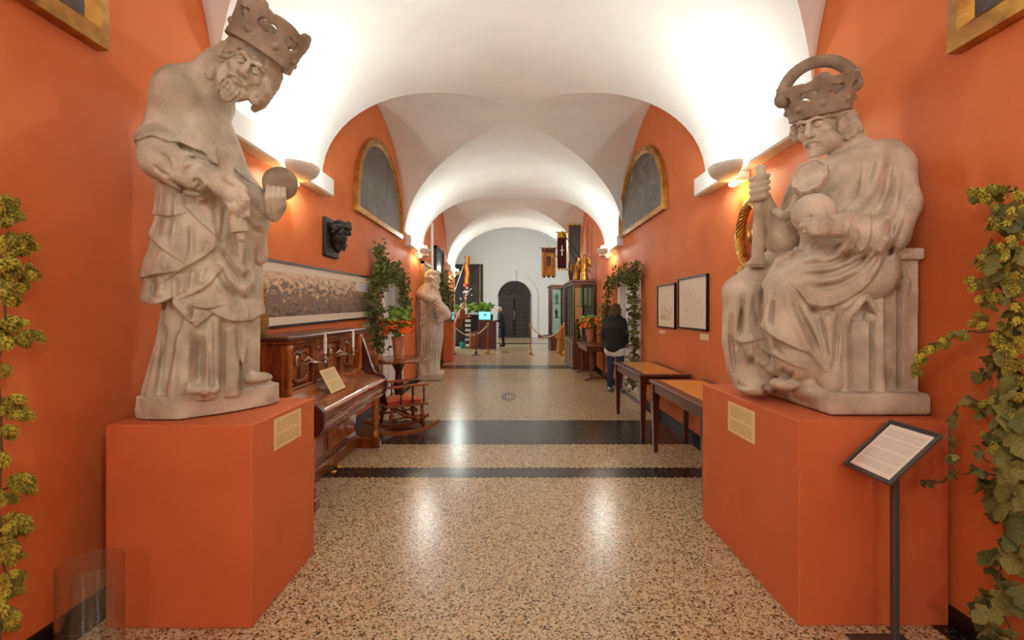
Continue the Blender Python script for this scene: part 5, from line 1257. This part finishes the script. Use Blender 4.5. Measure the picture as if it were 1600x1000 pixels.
def potted(label, c, seed, spread, green=1.):
    rn = random.Random(seed); c = Vector(c); t = thing('potted_flowers', label, 'plant', c, 'terracotta pots of orange flowers')
    MB().lathe([(.055, 0), (.06, .01), (.083, .27), (.09, .275), (.092, .315), (.08, .315), (.078, .28)], c, 20).build('pot', M_terra, t, smooth=A30)
    tops = []
    for i in range(26):
        a = rn.uniform(0, 6.28); r = spread*math.sqrt(rn.random()); tops.append(c+Vector((r*math.cos(a), r*math.sin(a), .34+rn.uniform(0, .22))))
    st = MB()
    for p in tops: st.tube([c+Vector((0, 0, .28)), (c+Vector((0, 0, .34))).lerp(p, .5), p], .004, 4)
    st.build('stems', M_green2, t)
    o = foliage(rn, [(c+Vector((rn.uniform(-.12, .12), rn.uniform(-.1, .1), .42+rn.uniform(0, .25)*green)), .1) for i in range(8)], 150, .06, .12).build('leaves', M_green2, t, fix=False); o['kind'] = 'stuff'
    for p in tops:
        b = MB(); u = (p-c-Vector((0, 0, .25))).normalized(); w = u.orthogonal().normalized(); k = u.cross(w)
        for j in range(6):
            g = j*math.pi/3; e = w*math.cos(g)+k*math.sin(g); f = u.cross(e)
            b.add([p, p+u*.03+e*.03+f*.018, p+u*.045+e*.075, p+u*.03+e*.03-f*.018], [(0, 1, 2, 3)])
        b.build('blossom', M_flower, t, fix=False)
potted('terracotta pot of orange flowers on the round table by the piano', (-1.667, 7.0, .812), 41, .24)
potted('terracotta pot of orange flowers on the dark table at right', (1.75, 11.2, .757), 42, .27, .5)

# ================================================================= round table and rocking chair
def round_table():
    c = Vector((-1.66, 7.0, 0)); t = thing('round_table', 'dark polished oval pedestal table holding the left flower pot', 'table', c)
    MB().lathe([(.01, .775), (.37, .775), (.39, .785), (.395, .795), (.385, .808), (.37, .812), (.01, .812)], c, 48, 1., 1.35).build('table_top', M_walnut, t, smooth=A30)
    MB().lathe([(.06, .12), (.08, .16), (.045, .22), (.06, .34), (.09, .42), (.05, .5), (.045, .62), (.1, .74), (.14, .775)], c, 18).build('column', M_mahog, t, smooth=True)
    for k in range(4):
        a = k*math.pi/2+.6; e = Vector((math.cos(a), math.sin(a), 0)); MB().tube([c+e*.04+Vector((0, 0, .18)), c+e*.15+Vector((0, 0, .14)), c+e*.28+Vector((0, 0, .03))], [.035, .03, .028], 8).build('foot', M_mahog, t, smooth=True)
round_table()
def rocking_chair():
    o = Vector((-1.40, 6.03, 0)); ang = math.radians(28); fx = Vector((math.cos(ang), math.sin(ang), 0)); sx = Vector((fx.y, -fx.x, 0))   # fx = the way it faces, sx = towards the viewer
    t = thing('rocking_chair', 'wooden rocking chair with red striped seat beside the piano', 'chair', o)
    P = lambda a, b, z: o+fx*a+sx*b+Vector((0, 0, z))
    def slab(pts, w, ax): # sweep of a rectangular section
        b = MB(); n = len(pts); vs = []
        for i, (p, h) in enumerate(pts): vs += [p-ax*w-Vector((0, 0, h)), p+ax*w-Vector((0, 0, h)), p+ax*w+Vector((0, 0, h)), p-ax*w+Vector((0, 0, h))]
        fs = [(0, 3, 2, 1), (4*n-4, 4*n-3, 4*n-2, 4*n-1)]
        for i in range(n-1):
            for k in range(4): fs.append((4*i+k, 4*i+(k+1) % 4, 4*i+4+(k+1) % 4, 4*i+4+k))
        return b.add(vs, fs)
    for s in (-.21, .21):
        slab([(P(-.42+.84*i/12, s, .024+.42*((i/12-.5)**2)), .022) for i in range(13)], .02, sx).build('rocker', M_oak, t, smooth=A30)
        for a, a2 in ((-.2, -.16), (.22, .2)): MB().tube([P(a, s, .07), P((a+a2)/2, s, .2), P(a2, s, .36)], [.018, .024, .017], 8).build('leg', M_walnut, t, smooth=True)
        MB().tube([P(-.18, s, .2), P(.2, s, .22)], .012, 6).build('stretcher', M_walnut, t)
        MB().tube([P(-.15, s, .33), P(-.02, s, .24), P(.1, s, .2), P(.2, s, .12)], [.016, .02, .018, .012], 8).build('scroll_brace', M_walnut, t, smooth=True)
        slab([(P(-.25+.52*i/4, s*1.1, .585+.018*i/4), .012) for i in range(5)], .026, sx).build('armrest', M_oak, t, smooth=A30)
        for a in (-.06, .08, .22): MB().lathe([(.008, 0), (.013, .04), (.009, .1), (.013, .15), (.008, .21)], P(a, s*1.08, .375), 8).build('arm_spindle', M_mahog, t, smooth=True)
    slab([(P(-.24, 0, .36), .014), (P(.27, 0, .365), .014)], .25, sx).build('seat', M_oak, t)
    cu = slab([(P(-.22, 0, .39), .018), (P(0, 0, .4), .022), (P(.2, 0, .395), .016)], .19, sx).build('seat_cushion', M_red, t, smooth=A30)
    for k in range(5):
        slab([(P(-.222, -.16+k*.08, .405), .006), (P(0, -.16+k*.08, .419), .006), (P(.202, -.16+k*.08, .408), .006)], .014, sx).build('stripe', M_redl, cu)
    for s in (-.2, -.1, 0, .1, .2): MB().tube([P(-.22, s, .37), P(-.27, s, .62), P(-.34, s, .9)], [.014, .011, .011], 6).build('back_spindle', M_mahog, t, smooth=True)
    slab([(P(-.345, -.23, .9), .04), (P(-.355, 0, .91), .05), (P(-.345, .23, .9), .04)], .012, fx).build('crest_rail', M_oak, t)
    MB().tube([P(.2, -.21, .14), P(.2, .21, .14)], .012, 6).build('stretcher', M_walnut, t)
rocking_chair()

# ================================================================= farther along, right: table, glazed cabinets, banners
def trestle():
    x0, x1, y0, y1, z = 1.5, 2.05, 10.2, 11.75, .755
    t = thing('trestle_table', 'dark wooden table with splayed trestle legs before the glazed cabinet', 'table', (1.77, 11, 0))
    MB().bbox((x0, y0, z-.035), (x1, y1, z), .008).build('table_top', M_mahog2, t); MB().box((x0+.04, y0+.06, z-.13), (x1-.04, y1-.06, z-.035)).build('apron', M_mahog2, t)
    for y in (y0+.12, y1-.12):
        for x in (x0+.14, x1-.14): MB().lathe([(.03, .06), (.036, .1), (.022, .14), (.03, .3), (.04, .45), (.026, .55), (.036, .63)], (x, y, 0), 10).build('leg', M_mahog2, t, smooth=True)
        MB().tube([(x0+.0, y, .02), (x0+.14, y, .07), (x1-.14, y, .07), (x1, y, .02)], [.018, .03, .03, .018], 8).build('trestle_foot', M_mahog2, t, smooth=True)
trestle()
def cabinet(label, x0, x1, y0, y1, zb, zt, contents):
    t = thing('display_cabinet', label, 'cabinet', ((x0+x1)/2, (y0+y1)/2, 0), 'glazed display cabinets'); p = .05
    MB().bbox((x0, y0, .06), (x1, y1, zb-.02)).build('base', M_mahog2, t)
    n = 3; w = (y1-y0)/n
    for k in range(n): MB().bbox((x0-.012, y0+k*w+.06, .14), (x0+.002, y0+(k+1)*w-.06, zb-.1), .005).build('base_panel', M_mahog, t)
    MB().bbox((x0-.02, y0-.02, 0), (x1, y1+.02, .08)).build('skirting', M_mahog2, t); MB().bbox((x0-.025, y0-.025, zb-.03), (x1, y1+.025, zb), .008).build('ledge', M_mahog2, t)
    for x in (x0, x1-p):
        for y in (y0, y1-p): MB().bbox((x, y, zb), (x+p, y+p, zt-.1), .006).build('corner_post', M_mahog2, t)
    for k in range(1, 4):
        y = y0+(y1-y0)*k/4; MB().bbox((x0, y-.02, zb), (x0+.03, y+.02, zt-.1), .005).build('mullion', M_mahog2, t)
    MB().bbox((x0, y0, zt-.12), (x1, y1, zt-.06)).build('head_rail', M_mahog2, t); MB().bbox((x0-.05, y0-.05, zt-.07), (x1, y1+.05, zt), .02).build('cornice', M_mahog2, t)
    MB().box((x1-.015, y0, zb), (x1, y1, zt-.1)).build('back_board', M_mahog, t)
    MB().box((x0+p, y0+.02, zb), (x1-p, y0+.026, zt-.12)).build('end_pane', M_glassc, t); MB().box((x0+.012, y0+p, zb), (x0+.018, y1-p, zt-.12)).build('front_pane', M_glassc, t)
    for z in contents: MB().box((x0+.02, y0+.04, z), (x1-.02, y1-.03, z+.012)).build('shelf', M_glassc if z > zb+.1 else M_mahog, t)
cabinet('large glazed wooden cabinet behind the right flower pot', 1.50, 2.06, 12.3, 14.3, .75, 2.28, (1.6,))
cabinet('slimmer glazed cabinet standing beyond the large one', 1.38, 1.92, 18.1, 19.5, .6, 2.45, (1.2, 1.75))
for i in range(3): tag(MB().lathe([(.035, 0), (.036, .44), (.03, .46)], (1.72+i*.12, 12.5, 1.613), 12).build('pillar_candle', M_wax), ('leftmost', 'middle', 'rightmost')[i]+' of three white candles on the cabinet shelf', 'candle', 'candles in the cabinet')
def small_figure(name, label, cat, p, h, m, seed, wings=False):
    fd = Field((p[0]-.3*h, p[1]-.3*h, p[2]-.01), (p[0]+.3*h, p[1]+.3*h, p[2]+h*1.05), max(.008, h*.014)); X, Y, Z = p
    def q(a, b, c): return (X+a*h, Y+b*h, Z+c*h)
    fd.tube([q(0, 0, .03), q(0, 0, .3), q(0, 0, .6)], [.16*h, .13*h, .1*h], k=.03*h); fd.tube([q(0, 0, .6), q(0, 0, .75)], [.12*h, .09*h], k=.04*h)
    fd.ell(q(0, -.01, .87), (.07*h, .08*h, .09*h), k=.02*h); fd.tube([q(0, 0, .7), q(0, 0, .82)], [.05*h, .045*h], k=.02*h)
    for g in (-1, 1):
        fd.tube([q(g*.1, 0, .7), q(g*.15, -.05, .55), q(g*.05, -.14, .5)], [.05*h, .045*h, .03*h], k=.02*h)
        if wings: fd.tube([q(g*.06, .06, .7), q(g*.2, .08, .85), q(g*.24, .08, .6), q(g*.2, .08, .42)], [.03*h, .045*h, .04*h, .015*h], k=.03*h)
    fd.v = np.where(fd.ax[2][None, None, :] < Z+.004, np.maximum(fd.v, .003), fd.v)
    t = thing(name, label, cat, p); fd.mesh('figure', [m], t); MB().lathe([(.15*h, 0), (.16*h, .03*h), (.13*h, .04*h)], p, 14).build('foot', m, t)
small_figure('figurine', 'small gilded figurine inside the large glazed cabinet', 'figurine', (1.66, 12.75, .765), .55, M_gold2, 1)
small_figure('gilded_angel', 'gilded carved angel standing on the large cabinet', 'sculpture', (1.84, 12.7, 2.283), .7, M_gold2, 2, True)
small_figure('gilded_angel', 'second gilded angel on the cabinet, deeper back by the painting', 'sculpture', (1.72, 13.4, 2.283), .6, M_gold, 3, True)
small_figure('plaster_figure', 'beige draped figure on the floor before the slimmer cabinet', 'sculpture', (1.62, 16.75, 0), 1.05, M_wicker, 4)
small_figure('figurine', 'pale figurine on the shelf of the slimmer cabinet', 'figurine', (1.62, 18.45, 1.768), .4, M_cool, 5)
small_figure('figurine', 'bronze figurine on the lower shelf of the slimmer cabinet', 'figurine', (1.62, 18.6, 1.216), .36, M_brass, 6)
def banner(label, x0, x1, y, z0, z1, m, m2, pole_to, pts=3):
    t = thing('banner', label, 'banner', ((x0+x1)/2, y, z0)); n = 24
    def cloth(z_a, z_b, dy, ext, mm, nm):
        vs = []
        for i in range(n+1):
            u = i/n; w = .025*math.sin(u*16+z0); zz = z_a+(abs((u*pts) % 1-.5)-.25)*ext
            vs += [(x0+(x1-x0)*u, y+w+dy, zz), (x0+(x1-x0)*u, y+w+dy, z_b), (x0+(x1-x0)*u, y+w+dy+.012, zz), (x0+(x1-x0)*u, y+w+dy+.012, z_b)]
        fs = []
        for i in range(n): a, b = 4*i, 4*i+4; fs += [(a, b, b+1, a+1), (a+2, a+3, b+3, b+2), (a, a+2, b+2, b), (a+1, b+1, b+3, a+3)]
        MB().add(vs, fs).build(nm, mm, t, smooth=A30)
    cloth(z0+.08, z1, 0, .16, m, 'cloth'); cloth(z1-.14, z1+.01, -.014, .08, m2, 'valance')
    if pts > 1: cloth(z0+.06, z0+.1, -.014, .16, m2, 'fringe')
    MB().tube([(x0-.05, y, z1+.01), (x1+.05, y, z1+.01)], .016, 8).build('crossbar', M_gold, t); MB().tube([((x0+x1)/2, y+.03, z1+.05), pole_to], .015, 8).build('pole', M_darkwood, t)
    return t
M_tan = mat('tan_banner_cloth', (216, 160, 92), .8, c2=(190, 128, 64), scale=6); M_wine = mat('dark_red_cloth', (96, 26, 28), .8, c2=(74, 18, 22), scale=6); M_yel = mat('gold_fringe', (226, 182, 60), .7)
b = banner('tan banner with scalloped lower edge hanging above the slimmer cabinet', .90, 1.36, 15.8, 2.52, 3.52, M_tan, M_mahog2, (2.05, 15.2, 2.3))
MB().bbox((1.05, 15.74, 2.95), (1.2, 15.77, 3.25), .004).build('emblem', M_mahog2, b)
b = banner('dark red banner with gold fringe hanging above the large cabinet', 1.24, 1.50, 13.9, 2.6, 3.72, M_wine, M_yel, (2.05, 13.0, 2.5))
MB().box((1.355, 13.85, 3.05), (1.385, 13.87, 3.35)).box((1.31, 13.85, 3.2), (1.43, 13.87, 3.23)).build('cross_emblem', M_paper, b)

# ================================================================= far left: glass case, desk, flag, posts
def glass_case():
    t = thing('glass_case', 'clear glass case standing on the small orange pedestal behind the white statue', 'case', (-1.93, 14.35, 1.13))
    b = MB(); x0, x1, y0, y1, z0, z1 = -2.06, -1.80, 14.12, 14.6, 1.13, 1.8
    for a, c in (((x0, y0, z0), (x1, y0+.008, z1)), ((x1-.008, y0, z0), (x1, y1, z1)), ((x0, y0, z1-.008), (x1, y1, z1)), ((x0, y1-.008, z0), (x1, y1, z1))): MB().box(a, c).build('pane', M_glassc, t)
    MB().box((x0-.01, y0-.01, z0-.0), (x1+.01, y1+.01, z0+.03)).build('case_base', M_silver, t)
pedestal('small orange pedestal carrying the glass case behind the white statue', -2.065, -1.79, 14.1, 14.62, 1.129); glass_case()
M_winec = mat('wine_laminate', (96, 42, 46), .5, c2=(84, 36, 40), scale=4); M_bucket = mat('teal_plastic', (46, 150, 150), .5)
M_screen = mat('screen', (20, 60, 70), .3, emit=(110, 215, 232), es=1.1); M_basket = mat('barrel_wood', (168, 92, 40), .5, c2=(128, 64, 26), scale=12, stretch=(5, 5, 1))
def desk():
    t = thing('reception_counter', 'wine red reception counter before the end wall', 'counter', (-1.05, 19.3, 0))
    MB().bbox((-1.38, 19.0, 0), (-.70, 19.55, 1.06), .01).build('body', M_winec, t); MB().bbox((-1.42, 18.96, 1.06), (-.66, 19.6, 1.10), .008).build('counter_top', M_mahog2, t)
    for z in (.36, .7): MB().box((-1.34, 18.992, z), (-.74, 19.0, z+.012)).build('panel_joint', M_mahog, t)
    m = thing('computer_monitor', 'computer monitor with glowing pale blue screen on the reception counter', 'monitor', (-1.15, 19.3, 1.1))
    MB().bbox((-1.4, 19.29, 1.12), (-.91, 19.33, 1.46), .01).build('housing', M_black, m); MB().box((-1.38, 19.285, 1.14), (-.93, 19.29, 1.44)).build('screen', M_screen, m); MB().box((-1.18, 19.31, 1.1), (-1.12, 19.34, 1.2)).build('stand', M_black, m)
    MB().box((-1.2, 19.283, 1.3), (-1.08, 19.285, 1.35)).build('screen_window', M_doorhole, m)
    b = thing('wooden_barrel', 'small wooden barrel bin beside the reception counter', 'barrel', (-1.55, 18.9, 0))
    for k in range(14):
        g0, g1 = 2*math.pi*k/14, 2*math.pi*(k+.94)/14; vs = []
        for z, r in ((0, .165), (.22, .19), (.44, .19), (.66, .17)):
            for g in (g0, g1): vs.append((-1.55+r*math.cos(g), 18.9+r*math.sin(g), z))
        MB().add(vs, [(0, 1, 3, 2), (2, 3, 5, 4), (4, 5, 7, 6)]).build('stave', M_basket, b)
    for z, r in ((.1, .185), (.56, .186)): MB().tube([(-1.55+r*math.cos(g), 18.9+r*math.sin(g), z) for g in np.linspace(0, 6.283, 20)], .012, 6, False).build('hoop', M_iron, b)
    r = thing('leaflet_rack', 'black wire rack of leaflets between the barrel and the visitor', 'rack', (-1.84, 19.6, 0))
    for x in (-2.0, -1.7): MB().box((x-.012, 19.58, 0), (x+.012, 19.62, 1.15)).build('upright', M_black, r)
    for k in range(5):
        z = .25+k*.19; MB().box((-2.0, 19.5, z), (-1.7, 19.6, z+.02)).build('rack_shelf', M_black, r); MB().box((-1.96, 19.53, z+.02), (-1.74, 19.56, z+.13)).build('leaflet', M_paper if k % 2 else M_cool, r)
    MB().box((-2.05, 19.5, 0), (-1.65, 19.7, .02)).build('rack_base', M_black, r)
    tag(MB().lathe([(.1, 0), (.12, .26), (.11, .26), (.1, .02)], (-2.02, 19.2, 0), 16).build('bucket', M_bucket), 'teal plastic bucket on the floor near the leaflet rack', 'bucket')
    s = thing('back_shelf', 'low dark shelf unit carrying greenery behind the reception counter', 'shelf', (-2., 21.9, 0))
    MB().box((-3.0, 21.7, 0), (-.95, 22.1, .04)).build('plinth', M_darkwood, s); MB().box((-3.0, 22.07, 0), (-.95, 22.1, 1.3)).build('back_panel', M_darkwood, s); MB().box((-3.0, 21.7, 1.27), (-.95, 22.1, 1.32)).build('top_board', M_darkwood, s)
    for x in (-3.0, -2.3, -1.6, -.98): MB().box((x, 21.7, 0), (x+.03, 22.08, 1.28)).build('divider', M_darkwood, s)
    rn = random.Random(50); o = foliage(rn, [(Vector((-2.85+i*.12, 21.9, 1.58+.06*math.sin(i*1.7)+rn.uniform(-.02, .1))), .15) for i in range(16)], 900, .08, .14)
    o = o.build('greenery_garland', M_green2, None, fix=False); tag(o, 'green leafy garland lying along the shelf behind the counter', 'plant'); o['kind'] = 'stuff'
    v = thing('dried_bouquet', 'vase of pale dried flowers before the large dark painting', 'bouquet', (-2.15, 21.9, 1.32))
    MB().lathe([(.06, 0), (.09, .1), (.1, .2), (.05, .34), (.07, .4)], (-2.15, 21.9, 1.32), 14).build('vase', M_cool, v, smooth=True)
    for i in range(22):
        a = rn.uniform(0, 6.28); q = Vector((-2.15+.3*math.cos(a)*rn.random(), 21.9+.2*math.sin(a)*rn.random(), 2.0+rn.uniform(0, .55)))
        st = MB().tube([(-2.15, 21.9, 1.7), q], .006, 4).build('stalk', M_stem, v); MB().ball(q, .032, 5).build('flower_head', M_cool if i % 3 else M_red, st)
    f = thing('flag', 'red and yellow pennant on a slanted pole before the dark painting', 'flag', (-3.1, 22.4, 1.32))
    MB().tube([(-3.05, 22.05, 1.35), (-2.12, 22.3, 4.1)], .02, 8).build('pole', M_silver, f); n = 14
    for nm, xa, xb, mm in (('red_stripe', -2.27, -2.2, M_red), ('yellow_stripe', -2.2, -2.1, M_yel), ('red_stripe', -2.1, -2.04, M_red)):
        vs = []
        for i in range(n+1):
            z = 4.0-1.3*i/n; w = .04*math.sin(i*.9); vs += [(xa+w*.4, 22.25+w, z), (xb+w*.4, 22.27+w, z), (xb+w*.4, 22.285+w, z), (xa+w*.4, 22.265+w, z)]
        fs = [(0, 3, 2, 1), (4*n, 4*n+1, 4*n+2, 4*n+3)]
        for i in range(n):
            for k in range(4): fs.append((4*i+k, 4*i+(k+1) % 4, 4*i+4+(k+1) % 4, 4*i+4+k))
        MB().add(vs, fs).build(nm, mm, f)
    MB().ball((-2.2, 22.27, 2.66), .12, 8, (1, .4, .8)).build('tassel', M_red, f)
desk()
def stanchion(label, x, y, m=M_brass, h=1.05):
    t = thing('rope_post', label, 'post', (x, y, 0), 'rope posts across the hall' if m is M_brass else None)
    MB().lathe([(.15, 0), (.15, .015), (.1, .03), (.04, .045), (.05, .09), (.03, .13), (.02, .16)], (x, y, 0), 18).build('base', m, t, smooth=A30)
    MB().lathe([(.018, .14), (.018, h-.1), (.035, h-.09), (.03, h-.05)], (x, y, 0), 12).build('post', m, t, smooth=A30); MB().ball((x, y, h-.01), .04, 8).build('finial', m, t, smooth=True)
stanchion('brass rope post in front of the reception counter', -.90, 16.75); stanchion('brass rope post standing alone right of the middle of the hall', .56, 16.4); stanchion('brass rope post by the beige draped figure', 1.66, 16.1)
stanchion('thin dark post in front of the wooden barrel', -1.27, 16.3, M_iron, .8)
def rope(label, a, b, sag):
    a, b = Vector(a), Vector(b); pts = [a.lerp(b, i/16)-Vector((0, 0, sag*4*(i/16)*(1-i/16))) for i in range(17)]
    tag(MB().tube(pts, .022, 8).build('barrier_rope', M_rope, None, smooth=True), label, 'rope', 'ropes between the posts')
rope('cream rope sagging left from the brass post at the counter', (-.94, 16.75, .96), (-2.06, 16.5, 1.0), .34); rope('cream rope sagging between the two right brass posts', (.6, 16.4, .96), (1.62, 16.1, .98), .36)

# ================================================================= people
def person(label, x, y, hgt, face, mats, J, skirt=False):
    """J: joint positions in units of a 1.7 m body: (right, forward, up); one continuous body mesh"""
    s = hgt/1.7; a = math.radians(face); f = Vector((math.cos(a), math.sin(a), 0)); r = Vector((f.y, -f.x, 0)); o = Vector((x, y, 0))
    P = lambda q: o+(r*q[0]+f*q[1]+Vector((0, 0, q[2])))*s
    fd = Field((x-.62, y-.62, -.005), (x+.62, y+.62, hgt*1.04), .0105)
    T = lambda ps, rr, mt, k=.02: fd.tube([P(q) for q in ps], [v*s for v in rr], k=k, mt=mt)
    for g in (-1, 1):
        hip, kn, an = (g*.09, 0, .9), (g*.1, .02+J.get('knee', 0), .48), (g*.1, -.02, .09)
        T([hip, kn, an], [.1, .068, .05], 2, .03); T([(g*.1, -.05, .045), (g*.105, .13, .035)], [.045, .036], 4, .01)
    lean = J.get('lean', 0.); C = lambda z: (0, lean*max(0, z-.9)*1.2, z)
    for z0, z1, w0, w1 in ((.86, 1.05, .15, .135), (1.05, 1.25, .135, .15), (1.25, 1.38, .15, .12)):
        for g in (-.05, .05): q0, q1 = C(z0), C(z1); T([(g, q0[1], z0), (g, q1[1], z1)], [w0, w1], 1, .04)
    if J.get('coat'): 
        for g in (-.07, .07): T([(g, 0, .58), (g, lean*.1, 1.0)], [.15, .14], 1, .04)
    if J.get('hemwhite'): T([(-.09, 0, .8), (.09, 0, .8)], [.128, .128], 5, .01)
    sh = C(1.38)
    for g, arm in ((-1, J['armL']), (1, J['armR'])):
        e, w = arm; T([(g*.17, sh[1], 1.36), e, w], [.066, .052, .042], 1, .03)
        d = (Vector(w)-Vector(e)).normalized(); w = Vector(w); T([tuple(w), tuple(w+d*.07)], [.034, .036], 0, .008)
        sd = Vector((1, 0, 0))
        for i in range(4): b = w+d*.075+sd*(i-1.5)*.019; T([tuple(b), tuple(b+d*(.045, .052, .05, .04)[i]-Vector((0, 0, .008))), tuple(b+d*.075-Vector((0, 0, .025)))], [.0105, .0095, .008], 0, .003)
        b = w+d*.03-sd*g*.03; T([tuple(b), tuple(b+d*.04-sd*g*.02)], [.012, .009], 0, .004)
    T([(0, sh[1], 1.36), (0, sh[1]+.02, 1.48)], [.06, .055], J.get('scarf', 0), .02)
    if J.get('scarf'): T([(-.05, sh[1]+.02, 1.42), (.05, sh[1]+.02, 1.42)], [.07, .07], J['scarf'], .01)
    hd = J.get('look', (0, 1, -.1)); fw = r*hd[0]+f*hd[1]+Vector((0, 0, hd[2])); hc = P((0, sh[1]+.03+lean*.05, 1.585))
    L, M = head(fd, hc, fw, (0, 0, 1), s*.98, beard=0, mt=0)
    for p, rad in (((0, -.03, .05), (.088, .098, .08)), ((0, -.075, -.01), (.082, .05, .09))): fd.ell(L(*p), [v*s for v in rad], k=.01, mt=3, M=M)
    if J.get('long'):
        rn = random.Random(4)
        for i in range(26): q = rn.uniform(1.6, 4.7); z = rn.uniform(-.13, .09); fd.ell(L(.085*math.sin(q), .085*math.cos(q)-.01, z), [.035*s]*3, k=.012, mt=3)
    t = thing('person', label, 'person', (x, y, 0)); fd.mesh('body', mats, t)
    if J.get('bag'):
        MB().tube([P(q) for q in ((.17, lean*.5, 1.38), (0, lean*.3+.15, 1.15), (-.17, .12, .95))], .016*s, 6).build('bag_strap', M_silver, t, smooth=True)
        q = P((-.2, .1, .88)); MB().ball(q, .11, 8, (.8, .8, 1)).build('shoulder_bag', M_black, t, smooth=True)
    return t
skin = mat('skin', (206, 158, 128), .6); c_black = mat('black_jacket', (34, 30, 34), .8); c_jean = mat('blue_denim', (44, 56, 86), .85); h_brown = mat('brown_hair', (104, 66, 42), .7, c2=(72, 44, 28), scale=40); c_shoe = mat('white_blue_shoe', (150, 158, 180), .6); c_white = mat('white_shirt', (228, 222, 216), .8)
c_navy = mat('navy_coat', (26, 28, 44), .8); c_dark = mat('dark_trousers', (24, 22, 26), .8); h_grey = mat('grey_hair', (206, 192, 172), .7); c_brown = mat('russet_jacket', (136, 64, 34), .8); h_fair = mat('fair_hair', (176, 128, 84), .7); c_grey = mat('grey_trousers', (72, 60, 58), .8); c_scarf = mat('magenta_scarf', (128, 28, 52), .8)
person('person in black jacket and jeans with curly brown hair by the right door', 1.87, 9.0, 1.62, 55, [skin, c_black, c_jean, h_brown, c_shoe, c_white, c_scarf], dict(armL=((-.24, -.02, 1.1), (-.2, .14, .92)), armR=((.24, -.02, 1.1), (.18, .15, .95)), hemwhite=1, long=1, scarf=6, look=(-.3, 1, -.1)))
person('grey-haired person in long navy coat leaning to the reception counter', -.45, 20.3, 1.64, 180, [skin, c_navy, c_dark, h_grey, c_dark], dict(armL=((-.24, .12, 1.12), (-.18, .4, 1.08)), armR=((.24, .12, 1.12), (.16, .4, 1.08)), coat=1, lean=.22, bag=1, look=(0, 1, -.45)))
person('fair-haired person in russet jacket bending over the leaflet rack', -2.36, 20.35, 1.78, -15, [skin, c_brown, c_grey, h_fair, c_dark], dict(armL=((-.23, .2, 1.12), (-.1, .42, 1.18)), armR=((.23, .2, 1.12), (.1, .42, 1.18)), lean=.35, look=(0, 1, -.6)))
